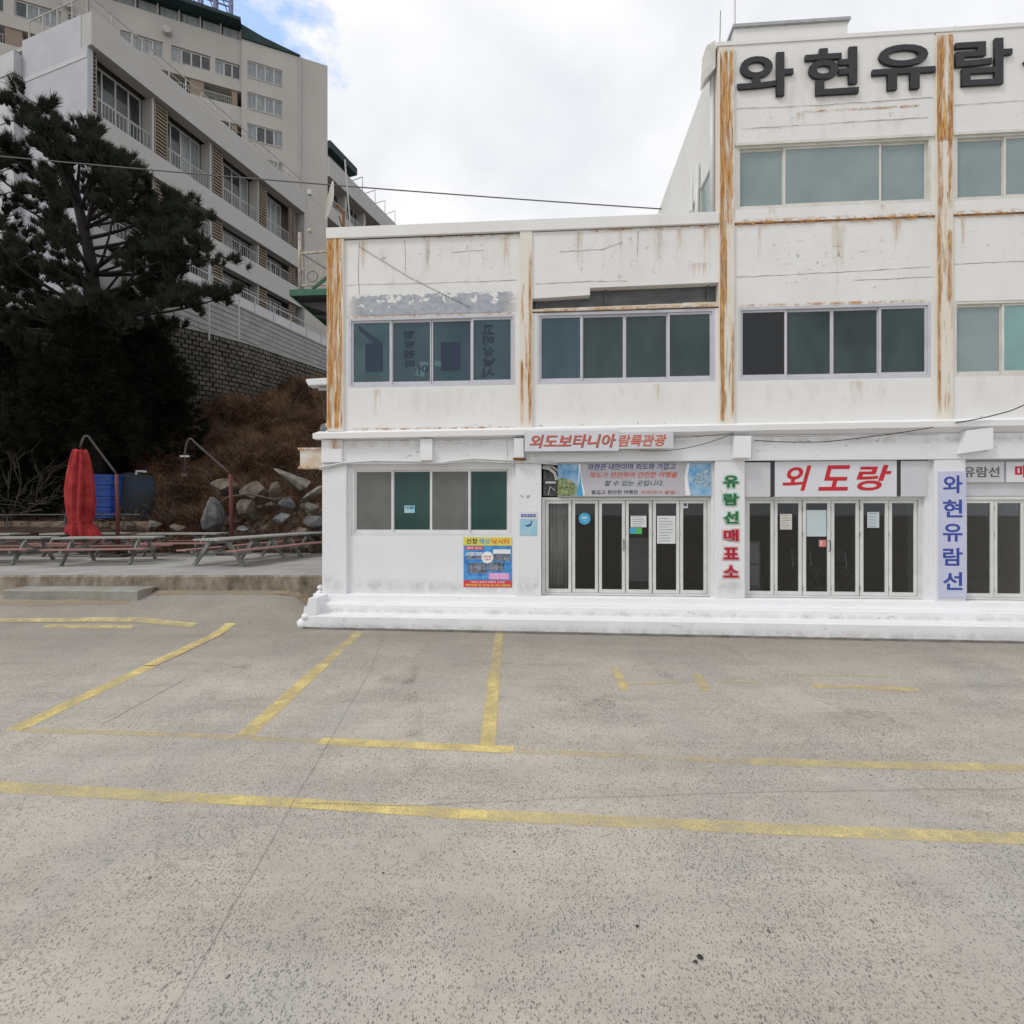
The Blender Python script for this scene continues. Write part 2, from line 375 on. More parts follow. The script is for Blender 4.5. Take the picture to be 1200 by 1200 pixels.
def concrete_mat():
    """worn parking-lot concrete with exposed dark aggregate, patches and tyre-polished bands"""
    m, t, b = base_mat('parking_concrete')
    b.inputs['Roughness'].default_value = 0.9
    b.inputs['Specular IOR Level'].default_value = 0.2
    tcn = N(t, 'ShaderNodeTexCoord')
    o = tcn.outputs['Object']
    big = N(t, 'ShaderNodeTexNoise', i_Scale=0.33, i_Detail=7.0, i_Roughness=0.62, i_Distortion=0.6)
    t.links.new(o, big.inputs['Vector'])
    med = N(t, 'ShaderNodeTexNoise', i_Scale=1.7, i_Detail=8.0, i_Roughness=0.65)
    t.links.new(o, med.inputs['Vector'])
    mpb = N(t, 'ShaderNodeMapping')
    mpb.inputs['Scale'].default_value = (0.35, 2.4, 1.0)
    mpb.inputs['Rotation'].default_value = (0, 0, R(-14))
    t.links.new(o, mpb.inputs[0])
    band = N(t, 'ShaderNodeTexNoise', i_Scale=0.8, i_Detail=6.0, i_Roughness=0.6)
    t.links.new(mpb.outputs[0], band.inputs['Vector'])
    c1 = ramp(t, big.outputs['Fac'], [(0.32, (0.415, 0.395, 0.362)), (0.55, (0.50, 0.457, 0.398)), (0.75, (0.525, 0.472, 0.402))])
    c2 = ramp(t, med.outputs['Fac'], [(0.3, 0.88), (0.7, 1.05)])
    c3 = ramp(t, band.outputs['Fac'], [(0.35, 0.90), (0.6, 1.03)])
    col = mixc(t, 1.0, c1.outputs[0], c2.outputs[0], 'MULTIPLY')
    col = mixc(t, 1.0, col, c3.outputs[0], 'MULTIPLY')
    # the concrete turns darker and browner towards the building
    sp = N(t, 'ShaderNodeSeparateXYZ')
    t.links.new(o, sp.inputs[0])
    near_wall = M_(t, 'MULTIPLY', M_(t, 'SUBTRACT', M_(t, 'ADD', sp.outputs[1], M_(t, 'MULTIPLY', med.outputs['Fac'], 2.0)), 8.6), 0.45, clamp=True)
    col = mixc(t, M_(t, 'MULTIPLY', near_wall, 0.55), col, (0.20, 0.18, 0.15))
    # exposed stones: two sizes of dark chip, denser in patches
    def chips(scale, thr, soft, dens):
        mpv = N(t, 'ShaderNodeMapping')
        mpv.inputs['Rotation'].default_value = (0, 0, R(25))
        mpv.inputs['Scale'].default_value = (1.0, 0.62, 1.0)
        t.links.new(o, mpv.inputs[0])
        v = N(t, 'ShaderNodeTexVoronoi', i_Scale=scale, i_Randomness=1.0)
        t.links.new(mpv.outputs[0], v.inputs['Vector'])
        sep = N(t, 'ShaderNodeSeparateColor')
        t.links.new(v.outputs['Color'], sep.inputs[0])
        keep = M_(t, 'GREATER_THAN', M_(t, 'ADD', sep.outputs[0], dens), 0.93)
        r = M_(t, 'MULTIPLY', M_(t, 'ADD', sep.outputs[1], 0.35), thr)
        near = M_(t, 'DIVIDE', M_(t, 'SUBTRACT', r, v.outputs['Distance']), soft, clamp=True)
        return M_(t, 'MULTIPLY', near, keep), sep.outputs[2]
    dn = N(t, 'ShaderNodeTexNoise', i_Scale=0.8, i_Detail=6.0, i_Roughness=0.7)
    t.links.new(o, dn.inputs['Vector'])
    dens = M_(t, 'MULTIPLY', M_(t, 'SUBTRACT', dn.outputs['Fac'], 0.37), 3.0, clamp=True)
    k1, s1 = chips(92.0, 0.48, 0.12, M_(t, 'ADD', M_(t, 'MULTIPLY', dens, 0.8), 0.10))
    k2, s2 = chips(175.0, 0.52, 0.12, M_(t, 'ADD', dens, 0.22))
    k4, s4 = chips(58.0, 0.36, 0.08, M_(t, 'MULTIPLY', dens, 0.45))
    k3, s3 = chips(11.0, 0.12, 0.03, M_(t, 'MULTIPLY', dens, 0.22))
    shade1 = mixc(t, s1, (0.10, 0.10, 0.10), (0.24, 0.225, 0.20))
    col = mixc(t, M_(t, 'MULTIPLY', k2, M_(t, 'MULTIPLY', s2, 0.75)), col, (0.13, 0.125, 0.118))
    col = mixc(t, M_(t, 'MULTIPLY', k4, 0.7), col, mixc(t, s4, (0.09, 0.09, 0.09), (0.30, 0.28, 0.25)))
    col = mixc(t, M_(t, 'MULTIPLY', k1, 0.80), col, shade1)
    col = mixc(t, M_(t, 'MULTIPLY', k3, 0.8), col, (0.09, 0.085, 0.08))
    t.links.new(col, b.inputs['Base Color'])
    fine = N(t, 'ShaderNodeTexNoise', i_Scale=140.0, i_Detail=4.0)
    t.links.new(o, fine.inputs['Vector'])
    hh = M_(t, 'ADD', M_(t, 'MULTIPLY', fine.outputs['Fac'], 0.6), M_(t, 'MULTIPLY', k1, 0.7))
    bp = N(t, 'ShaderNodeBump', i_Strength=0.35, i_Distance=0.004)
    t.links.new(hh, bp.inputs['Height'])
    t.links.new(bp.outputs[0], b.inputs['Normal'])


concrete_mat()


def road_paint(name, col, wear):
    m, t, b = base_mat(name)
    b.inputs['Roughness'].default_value = 0.8
    b.inputs['Specular IOR Level'].default_value = 0.2
    tcn = N(t, 'ShaderNodeTexCoord')
    o = tcn.outputs['Object']
    a = N(t, 'ShaderNodeTexNoise', i_Scale=3.0, i_Detail=8.0, i_Roughness=0.7)
    t.links.new(o, a.inputs['Vector'])
    c = N(t, 'ShaderNodeTexNoise', i_Scale=70.0, i_Detail=4.0, i_Roughness=0.7)
    t.links.new(o, c.inputs['Vector'])
    rp = ramp(t, a.outputs['Fac'], [(0.3, tuple(x * 0.8 for x in col)), (0.7, col)])
    t.links.new(rp.outputs[0], b.inputs['Base Color'])
    sp = N(t, 'ShaderNodeSeparateXYZ')
    t.links.new(tcn.outputs['UV'], sp.inputs[0])
    v = sp.outputs[1]
    ev = M_(t, 'MULTIPLY', M_(t, 'MINIMUM', v, M_(t, 'SUBTRACT', 1.0, v)), 7.0, clamp=True)
    val = M_(t, 'ADD', M_(t, 'MULTIPLY', a.outputs['Fac'], 0.9), M_(t, 'MULTIPLY', c.outputs['Fac'], 1.1))
    al = M_(t, 'DIVIDE', M_(t, 'SUBTRACT', val, 0.55 + wear), 0.55, clamp=True)
    al = M_(t, 'MULTIPLY', al, ev)
    tr = N(t, 'ShaderNodeBsdfTransparent')
    mx = N(t, 'ShaderNodeMixShader')
    t.links.new(al, mx.inputs[0])
    t.links.new(tr.outputs[0], mx.inputs[1])
    t.links.new(b.outputs[0], mx.inputs[2])
    t.links.new(mx.outputs[0], t.nodes['Material Output'].inputs['Surface'])


road_paint('line_fresh', (0.80, 0.65, 0.27), 0.10)
road_paint('line_worn', (0.76, 0.63, 0.30), 0.20)
road_paint('line_ghost', (0.68, 0.58, 0.32), 0.27)
mat('crack_dark', (0.20, 0.185, 0.165), 0.95)
mat('step_concrete', (0.33, 0.32, 0.29), 0.9, scale=2.0, col2=(0.23, 0.22, 0.19), bump=0.4, bscale=30)


def kerb_mat():
    m, t, b = base_mat('kerb_stained')
    b.inputs['Roughness'].default_value = 0.95
    tcn = N(t, 'ShaderNodeTexCoord')
    mpn = N(t, 'ShaderNodeMapping')
    mpn.inputs['Scale'].default_value = (2.2, 2.2, 1.1)
    t.links.new(tcn.outputs['Object'], mpn.inputs[0])
    a = N(t, 'ShaderNodeTexNoise', i_Scale=1.5, i_Detail=8.0, i_Roughness=0.7)
    t.links.new(mpn.outputs[0], a.inputs['Vector'])
    rp = ramp(t, a.outputs['Fac'], [(0.32, (0.10, 0.085, 0.06)), (0.5, (0.24, 0.20, 0.155)), (0.68, (0.36, 0.33, 0.28))])
    t.links.new(rp.outputs[0], b.inputs['Base Color'])


kerb_mat()


# ------------------------------------------------------------------ mesh helpers
class MB:
    def __init__(s):
        s.v, s.f, s.uv = [], [], {}

    def add(s, vs, fs):
        o = len(s.v)
        s.v += [tuple(p) for p in vs]
        s.f += [tuple(i + o for i in f) for f in fs]
        return s

    def box(s, x0, x1, y0, y1, z0, z1, Mx=None):
        vs = [(x0, y0, z0), (x1, y0, z0), (x1, y1, z0), (x0, y1, z0), (x0, y0, z1), (x1, y0, z1), (x1, y1, z1), (x0, y1, z1)]
        if Mx is not None:
            vs = [Mx @ Vector(p) for p in vs]
        return s.add(vs, [(0, 3, 2, 1), (4, 5, 6, 7), (0, 1, 5, 4), (1, 2, 6, 5), (2, 3, 7, 6), (3, 0, 4, 7)])

    def beam(s, a, b, w, h):
        """rectangular bar from a to b; w sideways, h upward"""
        a, b = Vector(a), Vector(b)
        d = (b - a).normalized()
        up = Vector((0, 0, 1)) if abs(d.z) < 0.95 else Vector((0, 1, 0))
        sx = d.cross(up).normalized() * w / 2
        sz = sx.cross(d).normalized() * h / 2
        vs = [a - sx - sz, a + sx - sz, a + sx + sz, a - sx + sz, b - sx - sz, b + sx - sz, b + sx + sz, b - sx + sz]
        return s.add(vs, [(0, 1, 2, 3), (7, 6, 5, 4), (0, 4, 5, 1), (1, 5, 6, 2), (2, 6, 7, 3), (3, 7, 4, 0)])

    def tube(s, pts, r, n=6, cap=True):
        pts = [Vector(p) for p in pts]
        rs = r if isinstance(r, (list, tuple)) else [r] * len(pts)
        o = len(s.v)
        ref = None
        for i, p in enumerate(pts):
            d = (pts[min(i + 1, len(pts) - 1)] - pts[max(i - 1, 0)])
            d = d.normalized() if d.length > 1e-9 else Vector((0, 0, 1))
            if ref is None:
                ref = Vector((0, 0, 1)) if abs(d.z) < 0.9 else Vector((1, 0, 0))
            x = d.cross(ref)
            if x.length < 1e-4:
                x = d.cross(Vector((0, 1, 0)))
            x.normalize()
            y = d.cross(x).normalized()
            ref = x.cross(d)
            for k in range(n):
                a = 2 * math.pi * k / n
                s.v.append(tuple(p + (x * math.cos(a) + y * math.sin(a)) * rs[i]))
        for i in range(len(pts) - 1):
            for k in range(n):
                k2 = (k + 1) % n
                s.f.append((o + i * n + k, o + i * n + k2, o + (i + 1) * n + k2, o + (i + 1) * n + k))
        if cap:
            s.f.append(tuple(o + k for k in range(n))[::-1])
            s.f.append(tuple(o + (len(pts) - 1) * n + k for k in range(n)))
        return s

    def prism(s, poly, y0, y1):
        """polygon in x,z pushed from y0 to y1"""
        n = len(poly)
        vs = [(x, y0, z) for x, z in poly] + [(x, y1, z) for x, z in poly]
        fs = [tuple(range(n)), tuple(range(2 * n - 1, n - 1, -1))]
        for i in range(n):
            j = (i + 1) % n
            fs.append((i, i + n, j + n, j))
        return s.add(vs, fs)

    def disc(s, cx, cz, r, y0, y1, n=20):
        return s.prism([(cx + r * math.cos(2 * math.pi * k / n), cz + r * math.sin(2 * math.pi * k / n)) for k in range(n)], y0, y1)

    def build(s, name, m, parent=None, smooth=False, bevel=0.0, kind=None, quv=False):
        me = bpy.data.meshes.new(name)
        me.from_pydata(s.v, [], s.f)
        me.materials.append(MATS[m])
        bm = bmesh.new()
        bm.from_mesh(me)
        bmesh.ops.recalc_face_normals(bm, faces=bm.faces)
        bm.to_mesh(me)
        bm.free()
        if smooth:
            me.polygons.foreach_set('use_smooth', [True] * len(me.polygons))
        o = bpy.data.objects.new(name, me)
        COL.objects.link(o)
        if parent:
            o.parent = parent
        if bevel:
            b = o.modifiers.new('bevel', 'BEVEL')
            b.width = bevel
            b.segments = 2
            b.limit_method = 'ANGLE'
        if kind:
            o['kind'] = kind
        return o


def tag(o, label=None, cat=None, group=None, kind=None):
    if label:
        o['label'] = label
    if cat:
        o['category'] = cat
    if group:
        o['group'] = group
    if kind:
        o['kind'] = kind
    return o


def empty(name, loc=(0, 0, 0), rz=0.0, label=None, cat=None, group=None, kind=None):
    o = bpy.data.objects.new(name, None)
    o.location = loc
    o.rotation_euler = (0, 0, rz)
    o.empty_display_size = 0.2
    COL.objects.link(o)
    return tag(o, label, cat, group, kind)


def box(name, m, parent, *b, **kw):
    return MB().box(*b).build(name, m, parent, **kw)


def np_mesh(name, V, F, m, parent=None, kind=None):
    me = bpy.data.meshes.new(name)
    V = np.asarray(V, np.float32)
    F = np.asarray(F, np.int32)
    k = F.shape[1]
    me.vertices.add(len(V))
    me.vertices.foreach_set('co', V.ravel())
    me.loops.add(F.size)
    me.loops.foreach_set('vertex_index', F.ravel())
    me.polygons.add(len(F))
    me.polygons.foreach_set('loop_start', np.arange(0, F.size, k, dtype=np.int32))
    me.update(calc_edges=True)
    me.materials.append(MATS[m])
    o = bpy.data.objects.new(name, me)
    COL.objects.link(o)
    if parent:
        o.parent = parent
    if kind:
        o['kind'] = kind
    return o


def decal(name, m, parent, x0, x1, z0, z1, y):
    """thin skin of stain lying on a wall that faces -y"""
    me = bpy.data.meshes.new(name)
    me.from_pydata([(x0, y, z0), (x1, y, z0), (x1, y, z1), (x0, y, z1)], [], [(0, 1, 2, 3)])
    uv = me.uv_layers.new(name='UVMap')
    for i, c in enumerate(((0, 0), (1, 0), (1, 1), (0, 1))):
        uv.data[i].uv = c
    me.materials.append(MATS[m])
    o = bpy.data.objects.new(name, me)
    COL.objects.link(o)
    o.parent = parent
    return o


def text(name, body, m, parent, x0, x1, z0, z1, y, depth=0.004, bold=0.0, shear=0.0, mirror=False):
    """lettering stretched to a rectangle on a face looking toward -y"""
    cu = bpy.data.curves.new(name, 'FONT')
    cu.body = body
    cu.offset = bold
    cu.extrude = 0.5
    cu.resolution_u = 4
    to = bpy.data.objects.new(name + '_src', cu)
    COL.objects.link(to)
    bpy.context.view_layer.update()
    me = bpy.data.meshes.new_from_object(to.evaluated_get(bpy.context.evaluated_depsgraph_get()))
    bpy.data.objects.remove(to)
    bpy.data.curves.remove(cu)
    co = np.empty(len(me.vertices) * 3, np.float32)
    me.vertices.foreach_get('co', co)
    co = co.reshape(-1, 3)
    co[:, 0] += shear * co[:, 1]
    mn, mx = co.min(0), co.max(0)
    u = (co[:, 0] - mn[0]) / (mx[0] - mn[0])
    if mirror:
        u = 1 - u
    v = (co[:, 1] - mn[1]) / (mx[1] - mn[1])
    out = np.empty_like(co)
    out[:, 0] = x0 + u * (x1 - x0)
    out[:, 2] = z0 + v * (z1 - z0)
    out[:, 1] = y - (co[:, 2] + 0.5) * depth
    me.vertices.foreach_set('co', out.ravel())
    me.update()
    me.name = name
    me.materials.clear()
    me.materials.append(MATS[m])
    o = bpy.data.objects.new(name, me)
    COL.objects.link(o)
    if parent:
        o.parent = parent
    return o


# ------------------------------------------------------------------ ground
def ss(a, b, x):
    t = min(1, max(0, (x - a) / (b - a)))
    return t * t * (3 - 2 * t)


def gz(X, Y):
    return 0.045 * (min(max(Y, -25), 13) - 10.2) + 0.46 * ss(9.8, 12.0, Y) * ss(-4.2, -5.2, X)


def noise2(x, y, s=1.0):
    return (math.sin(x * 1.7 * s + 1.3 * math.sin(y * 0.9 * s)) + math.sin(y * 2.1 * s + 1.7 * math.sin(x * 1.1 * s + 2.0)) +
            0.5 * math.sin(x * 4.3 * s + y * 3.1 * s) + 0.4 * math.sin(y * 5.7 * s - x * 3.9 * s)) / 2.9


xs = [-600, -200, -80, -40] + [-30 + i * 1.0 for i in range(20)] + [-10 + i * 0.5 for i in range(13)] + [-3.5 + i for i in range(0, 24)] + [24, 40, 80, 200, 600]
ys = [-600, -200, -60, -25] + [-20 + i * 2 for i in range(10)] + [i * 0.5 for i in range(0, 28)] + [14, 20, 40, 90, 200, 600]
V = [(x, y, gz(x, y)) for y in ys for x in xs]
nx = len(xs)
F = [(j * nx + i, j * nx + i + 1, (j + 1) * nx + i + 1, (j + 1) * nx + i) for j in range(len(ys) - 1) for i in range(nx - 1)]
tag(np_mesh('parking_ground', V, F, 'parking_concrete'), kind='structure')


def strip(name, pts, w, m, lift=0.004, caps=0.0, jit=0.0):
    """painted line or crack draped on the ground"""
    P = []
    for i in range(len(pts) - 1):
        a, b = Vector(pts[i]), Vector(pts[i + 1])
        n = max(1, int((b - a).length / 0.25))
        for k in range(n):
            P.append(a.lerp(b, k / n))
    P.append(Vector(pts[-1]))
    vs, fs, uvs = [], [], []
    L = 0.0
    for i, p in enumerate(P):
        d = (P[min(i + 1, len(P) - 1)] - P[max(i - 1, 0)]).normalized()
        nn = Vector((-d.y, d.x)) * w / 2
        j = Vector((random.uniform(-jit, jit), random.uniform(-jit, jit))) if jit else Vector((0, 0))
        for sgn in (-1, 1):
            q = p + nn * sgn + j
            vs.append((q.x, q.y, gz(q.x, q.y) + lift))
    for i in range(len(P) - 1):
        fs.append((2 * i, 2 * i + 2, 2 * i + 3, 2 * i + 1))
    me = bpy.data.meshes.new(name)
    me.from_pydata(vs, [], fs)
    uv = me.uv_layers.new(name='UVMap')
    for p in me.polygons:
        for li in p.loop_indices:
            vi = me.loops[li].vertex_index
            uv.data[li].uv = ((vi // 2) * 0.25, vi % 2)
    me.materials.append(MATS[m])
    o = bpy.data.objects.new(name, me)
    COL.objects.link(o)
    tag(o, kind='structure')
    if me.polygons[0].normal.z < 0:
        me.flip_normals()
    return o


LN = 'parking_line'
strip(LN, [(-5.72, 10.42), (-5.80, 8.2)], 0.25, 'line_fresh', 0.018)
strip(LN, [(-5.80, 8.2), (-5.86, 6.02)], 0.26, 'line_fresh')
strip(LN, [(-3.02, 10.18), (-3.05, 8.3)], 0.22, 'line_worn')
strip(LN, [(-3.05, 8.3), (-3.07, 5.90)], 0.24, 'line_fresh')
strip(LN, [(-0.25, 10.17), (-0.27, 8.0)], 0.19, 'line_worn')
strip(LN, [(-0.27, 8.0), (-0.27, 5.66)], 0.20, 'line_fresh')
strip(LN, [(-5.78, 6.03), (-3.95, 5.92), (-2.16, 5.76)], 0.13, 'line_ghost')
strip(LN, [(-2.16, 5.76), (0.02, 5.57)], 0.18, 'line_fresh')
strip(LN, [(0.05, 5.55), (1.7, 5.40), (2.49, 5.33)], 0.13, 'line_ghost')
strip(LN, [(2.49, 5.33), (3.76, 5.26), (6.5, 5.17)], 0.17, 'line_worn')
strip(LN, [(-8.0, 5.08), (-5.05, 4.89), (-2.9, 4.70)], 0.19, 'line_worn')
strip(LN, [(-2.9, 4.70), (-1.9, 4.62), (-0.22, 4.45)], 0.165, 'line_fresh')
strip(LN, [(-0.22, 4.45), (1.44, 4.33), (2.82, 4.23), (4.25, 4.15), (6.5, 4.02)], 0.175, 'line_worn')
strip(LN, [(1.64, 8.10), (1.59, 7.22)], 0.17, 'line_worn')
strip(LN, [(2.83, 7.86), (2.72, 7.19)], 0.17, 'line_worn')
strip(LN, [(3.02, 7.54), (3.63, 7.51)], 0.12, 'line_ghost')
strip(LN, [(4.33, 7.38), (5.75, 7.25)], 0.18, 'line_worn')
strip(LN, [(1.67, 7.44), (2.5, 7.51)], 0.12, 'line_ghost')
strip(LN, [(4.0, 7.83), (5.7, 7.75)], 0.10, 'line_ghost')
strip(LN, [(-14.5, 10.3), (-10.54, 10.54), (-8.74, 10.55)], 0.17, 'line_worn', 0.018)
strip(LN, [(-8.85, 10.56), (-7.75, 10.57), (-6.4, 10.33)], 0.20, 'line_worn', 0.018)
strip(LN, [(-9.4, 10.3), (-7.6, 10.27)], 0.17, 'line_worn', 0.018)
strip('pavement_crack', [(-2.54, 10.2), (-2.21, 8.04), (-1.98, 4.65), (-1.93, 3.99), (-1.84, 2.72), (-1.8, 1.0)], 0.0034, 'crack_dark', 0.008, jit=0.006)
strip('pavement_crack', [(-1.96, 4.62), (-0.99, 4.58), (-0.23, 4.63), (0.78, 4.71), (2.39, 4.79), (4.84, 4.84), (7, 4.9)], 0.0035, 'crack_dark', 0.008, jit=0.012)
strip('pavement_crack', [(-4.86, 7.68), (-4.9, 6.9), (-4.95, 6.15)], 0.007, 'crack_dark', 0.008, jit=0.02)
strip('pavement_crack', [(-1.0, 8.4), (0.4, 8.25), (1.3, 8.3)], 0.005, 'crack_dark', 0.008, jit=0.02)

mat('sand_tan', (0.40, 0.31, 0.19), 1.0, 0.3, 3.0)
road_paint('sand_worn', (0.46, 0.36, 0.22), 0.22)
for i, (y, w) in enumerate(((11.80, 0.36), (11.2, 0.25))):
    tag(strip('sand_drift', [(-20, y + 0.05), (-14, y), (-11, y + 0.02), (-8, y + 0.03), (-4.7, y + 0.05)] if i == 0 else [(-13, y), (-11.5, y + 0.02), (-8.5, y + 0.1)], w, 'sand_worn', 0.012, jit=0.03), kind='structure')
road_paint('foot_dark', (0.13, 0.115, 0.095), 0.20)
bf = lambda x_, y_: (x_ * math.cos(math.atan(0.072)) + y_ * math.sin(math.atan(0.072)), 10.8 - x_ * math.sin(math.atan(0.072)) + y_ * math.cos(math.atan(0.072)))
strip('plinth_foot_line', [bf(-4.22, -0.66), bf(-1, -0.67), bf(4, -0.67), bf(12, -0.67)], 0.2, 'foot_dark', 0.014)  # dark contact line painted along the plinth foot
road_paint('tyre_mark', (0.27, 0.25, 0.225), 0.50)
road_paint('oil_stain', (0.24, 0.22, 0.195), 0.46)
for pts in ([(-4.4, 9.6), (-4.3, 7.5), (-3.6, 5.2), (-2.2, 3.4)], [(2.2, 9.4), (2.4, 7.0), (3.4, 5.0), (5.2, 3.6)], [(3.8, 9.3), (4.1, 7.0), (5.2, 5.3)], [(-9, 7.2), (-6, 6.9), (-2, 6.9), (3, 7.0)], [(-1.6, 9.5), (-1.5, 7.4), (-0.9, 5.0)]):
    strip('tyre_mark', pts, 0.24, 'tyre_mark', 0.002)
for (x, y, w, l) in ((-4.5, 8.1, 0.5, 0.7), (-1.7, 7.6, 0.45, 0.5), (1.1, 6.6, 0.6, 0.5), (4.3, 6.3, 0.5, 0.8), (-0.9, 3.3, 0.35, 0.4), (2.9, 3.5, 0.4, 0.5)):
    strip('oil_stain', [(x - l / 2, y), (x, y + 0.05), (x + l / 2, y + 0.02)], w, 'oil_stain', 0.0025)
# tar drips
for i, (x, y, r) in enumerate(((1.14, 3.10, 0.022), (1.10, 3.07, 0.013), (0.81, 3.32, 0.014), (0.02, 4.0, 0.010), (-0.95, 3.78, 0.009))):
    mb = MB()
    n = 11
    mb.add([(x + r * random.uniform(0.6, 1.2) * math.cos(2 * math.pi * k / n), y + r * random.uniform(0.6, 1.2) * math.sin(2 * math.pi * k / n), gz(x, y) + 0.006) for k in range(n)], [tuple(range(n))])
    tag(mb.build('tar_spot', 'letter_black'), kind='structure')

# ------------------------------------------------------------------ terrace and hill
tm = MB()
NX = 90
prof = lambda x: [(12.0 + 0.03 * noise2(x, 1, 1.3), 0.30), (12.0 + 0.03 * noise2(x, 4, 1.7), 0.86), (12.04 + 0.02 * noise2(x, 7, 1.7), 0.90 + 0.008 * noise2(x, 2)), (14.2, 0.90), (16.5, 0.905), (19.4, 0.91)]
X0, X1 = -32.0, -3.75
for i in range(NX + 1):
    x = X0 + (X1 - X0) * i / NX
    tm.v += [(x, y, z) for y, z in prof(x)]
np_ = 6
top = MB(); top.v = list(tm.v)
for i in range(NX):
    for k in range(np_ - 1):
        f = (i * np_ + k, (i + 1) * np_ + k, (i + 1) * np_ + k + 1, i * np_ + k + 1)
        (tm if k < 2 else top).f.append(f)
terrace = empty('terrace', kind='structure')
tm.build('kerb', 'kerb_stained', terrace)
top.build('terrace_slab', 'terrace_concrete', terrace)
st = MB()
for i in range(25):
    x = -11.36 + 3.05 * i / 24
    j = 0.015 * noise2(x, 3, 3)
    yf = 11.42 - 0.02 * (x + 11.36)
    st.v += [(x, yf + j, 0.30), (x, yf + j, 0.615 + j * 0.4), (x, yf + 0.03 + j, 0.635 + j * 0.4), (x, 11.99, 0.645)]
for i in range(24):
    for k in range(3):
        st.f.append((i * 4 + k, i * 4 + 4 + k, i * 4 + 5 + k, i * 4 + 1 + k))
st.f += [(0, 1, 2, 3), (99, 98, 97, 96)]
tag(st.build('terrace_step', 'step_concrete'), kind='structure')


def hill_z(X, Y):
    k = ss(-13.4, -14.6, X)
    base = 0.82 + 1.15 * k
    z0 = 18.75 + 3.5 * ss(-5.2, -3.5, X)
    if Y < z0:
        return base - 0.05 - (0.5 * min(1, (z0 - Y)))
    d = Y - z0
    z = base + 0.86 * d + 0.32 * noise2(X, Y, 0.9) * min(1, d) + 0.12 * noise2(X, Y, 2.7) * min(1, d)
    return min(z, 10.4 + 0.15 * noise2(X, Y, 0.7))


hx = [-70, -50, -40] + [-34 + 0.45 * i for i in range(82)] + [4, 8, 14, 24, 40, 70]
hy = [18.2 + 0.4 * i for i in range(45)] + [37, 42, 50, 65, 90, 130]
V = [(x, y, hill_z(x, y)) for y in hy for x in hx]
nx = len(hx)
F = [(j * nx + i, j * nx + i + 1, (j + 1) * nx + i + 1, (j + 1) * nx + i) for j in range(len(hy) - 1) for i in range(nx - 1)]
ho = np_mesh('hillside', V, F, 'hill_earth')
tag(ho, kind='structure')

# low rubble wall that holds the bank behind the tables: single stones with recessed joints
rw = empty('rubble_retaining_wall', (-14, 18.6, 0.9), 0, 'low brown rubble stone wall behind the picnic tables under the dark trees', 'wall')
box('mortar_core', 'joint_dark', rw, -11.0, 0.75, 0.06, 0.35, -0.05, 1.15)
z = 0.0
for row in range(3):
    x = -11.0 + random.uniform(-0.2, 0.1)
    h = (0.42, 0.38, 0.36)[row]
    while x < 0.7:
        w = random.uniform(0.4, 0.85)
        mb = MB()
        x1 = min(x + w - 0.035, 0.82)
        j = lambda: random.uniform(-0.03, 0.03)
        vs = [(x + j(), 0.02 + j(), z + j() + 0.02), (x1 + j(), 0.02 + j(), z + j() + 0.02), (x1 + j(), 0.02 + j(), z + h + j() - 0.02), (x + j(), 0.02 + j(), z + h + j() - 0.02),
              ((x + x1) / 2, -0.06 + j(), z + h / 2)]
        bk = [(a, 0.3, c) for a, b_, c in vs[:4]]
        mb.add(vs + bk, [(0, 1, 4), (1, 2, 4), (2, 3, 4), (3, 0, 4), (0, 5, 6, 1), (1, 6, 7, 2), (2, 7, 8, 3), (3, 8, 5, 0)])
        mb.build('stone', 'rubble_wall', rw)
        x += w
    z += h

# ------------------------------------------------------------------ the white harbour building
TH = -math.atan(0.072)
Y0 = 10.8
B = empty('harbour_building', (0, Y0, 0), TH, 'long white flat roofed harbour building with rust streaked columns and lettered upper storey', 'building')
RIGHT = 21.6
UC = [(-4.0, -3.63), (0.17, 0.43), (4.24, 4.545), (8.43, 8.75), (12.66, 12.98), (16.88, 17.2), (21.1, 21.42)]
GP = [(-4.09, -3.55), (0.08, 0.62), (4.15, 4.74), (8.38, 8.96), (12.62, 13.2), (16.85, 17.43), (21.06, 21.6)]
BAY = [(-3.63, 0.17), (0.43, 4.24), (4.545, 8.43), (8.75, 12.66), (12.98, 16.88), (17.2, 21.1)]

# plinth: two worn steps, painted thick white
pm = MB()
PX0, PX1 = -4.28, RIGHT
NP = 190
for i in range(NP + 1):
    x = PX0 + (PX1 - PX0) * i / NP
    e = 0.012
    a = lambda s: e * noise2(x * 2.0, s, 1.4) + 0.006 * noise2(x * 7, s)
    flare = 0.0
    pm.v += [(x, -0.60 + a(1), -0.25), (x, -0.595 + a(2), 0.235), (x, -0.575 + a(2), 0.265 + a(3) * 0.6), (x, -0.36 + a(4), 0.28 + a(3) * 0.4), (x, -0.345 + a(5), 0.435), (x, -0.325 + a(5), 0.46 + a(6) * 0.5),
             (x, -0.11 + a(7) * 0.5, 0.475 + a(6) * 0.3), (x, -0.095 + a(8) * 0.5, 0.60), (x, -0.075, 0.622 + a(9) * 0.3), (x, 0.5, 0.632)]
k_ = 10
for i in range(NP):
    for k in range(k_ - 1):
        pm.f.append((i * k_ + k, (i + 1) * k_ + k, (i + 1) * k_ + k + 1, i * k_ + k + 1))
pm.build('plinth', 'fresh_white', B, smooth=False)
pe = MB()
pe.prism([(PX0 - 0.02, -0.2), (PX0 + 0.3, -0.2), (PX0 + 0.3, 0.615), (PX0 + 0.13, 0.61), (PX0 + 0.10, 0.45), (PX0 + 0.04, 0.43), (PX0 + 0.015, 0.25)], -0.585, 6.0)
pe.build('plinth_end', 'fresh_white', B)
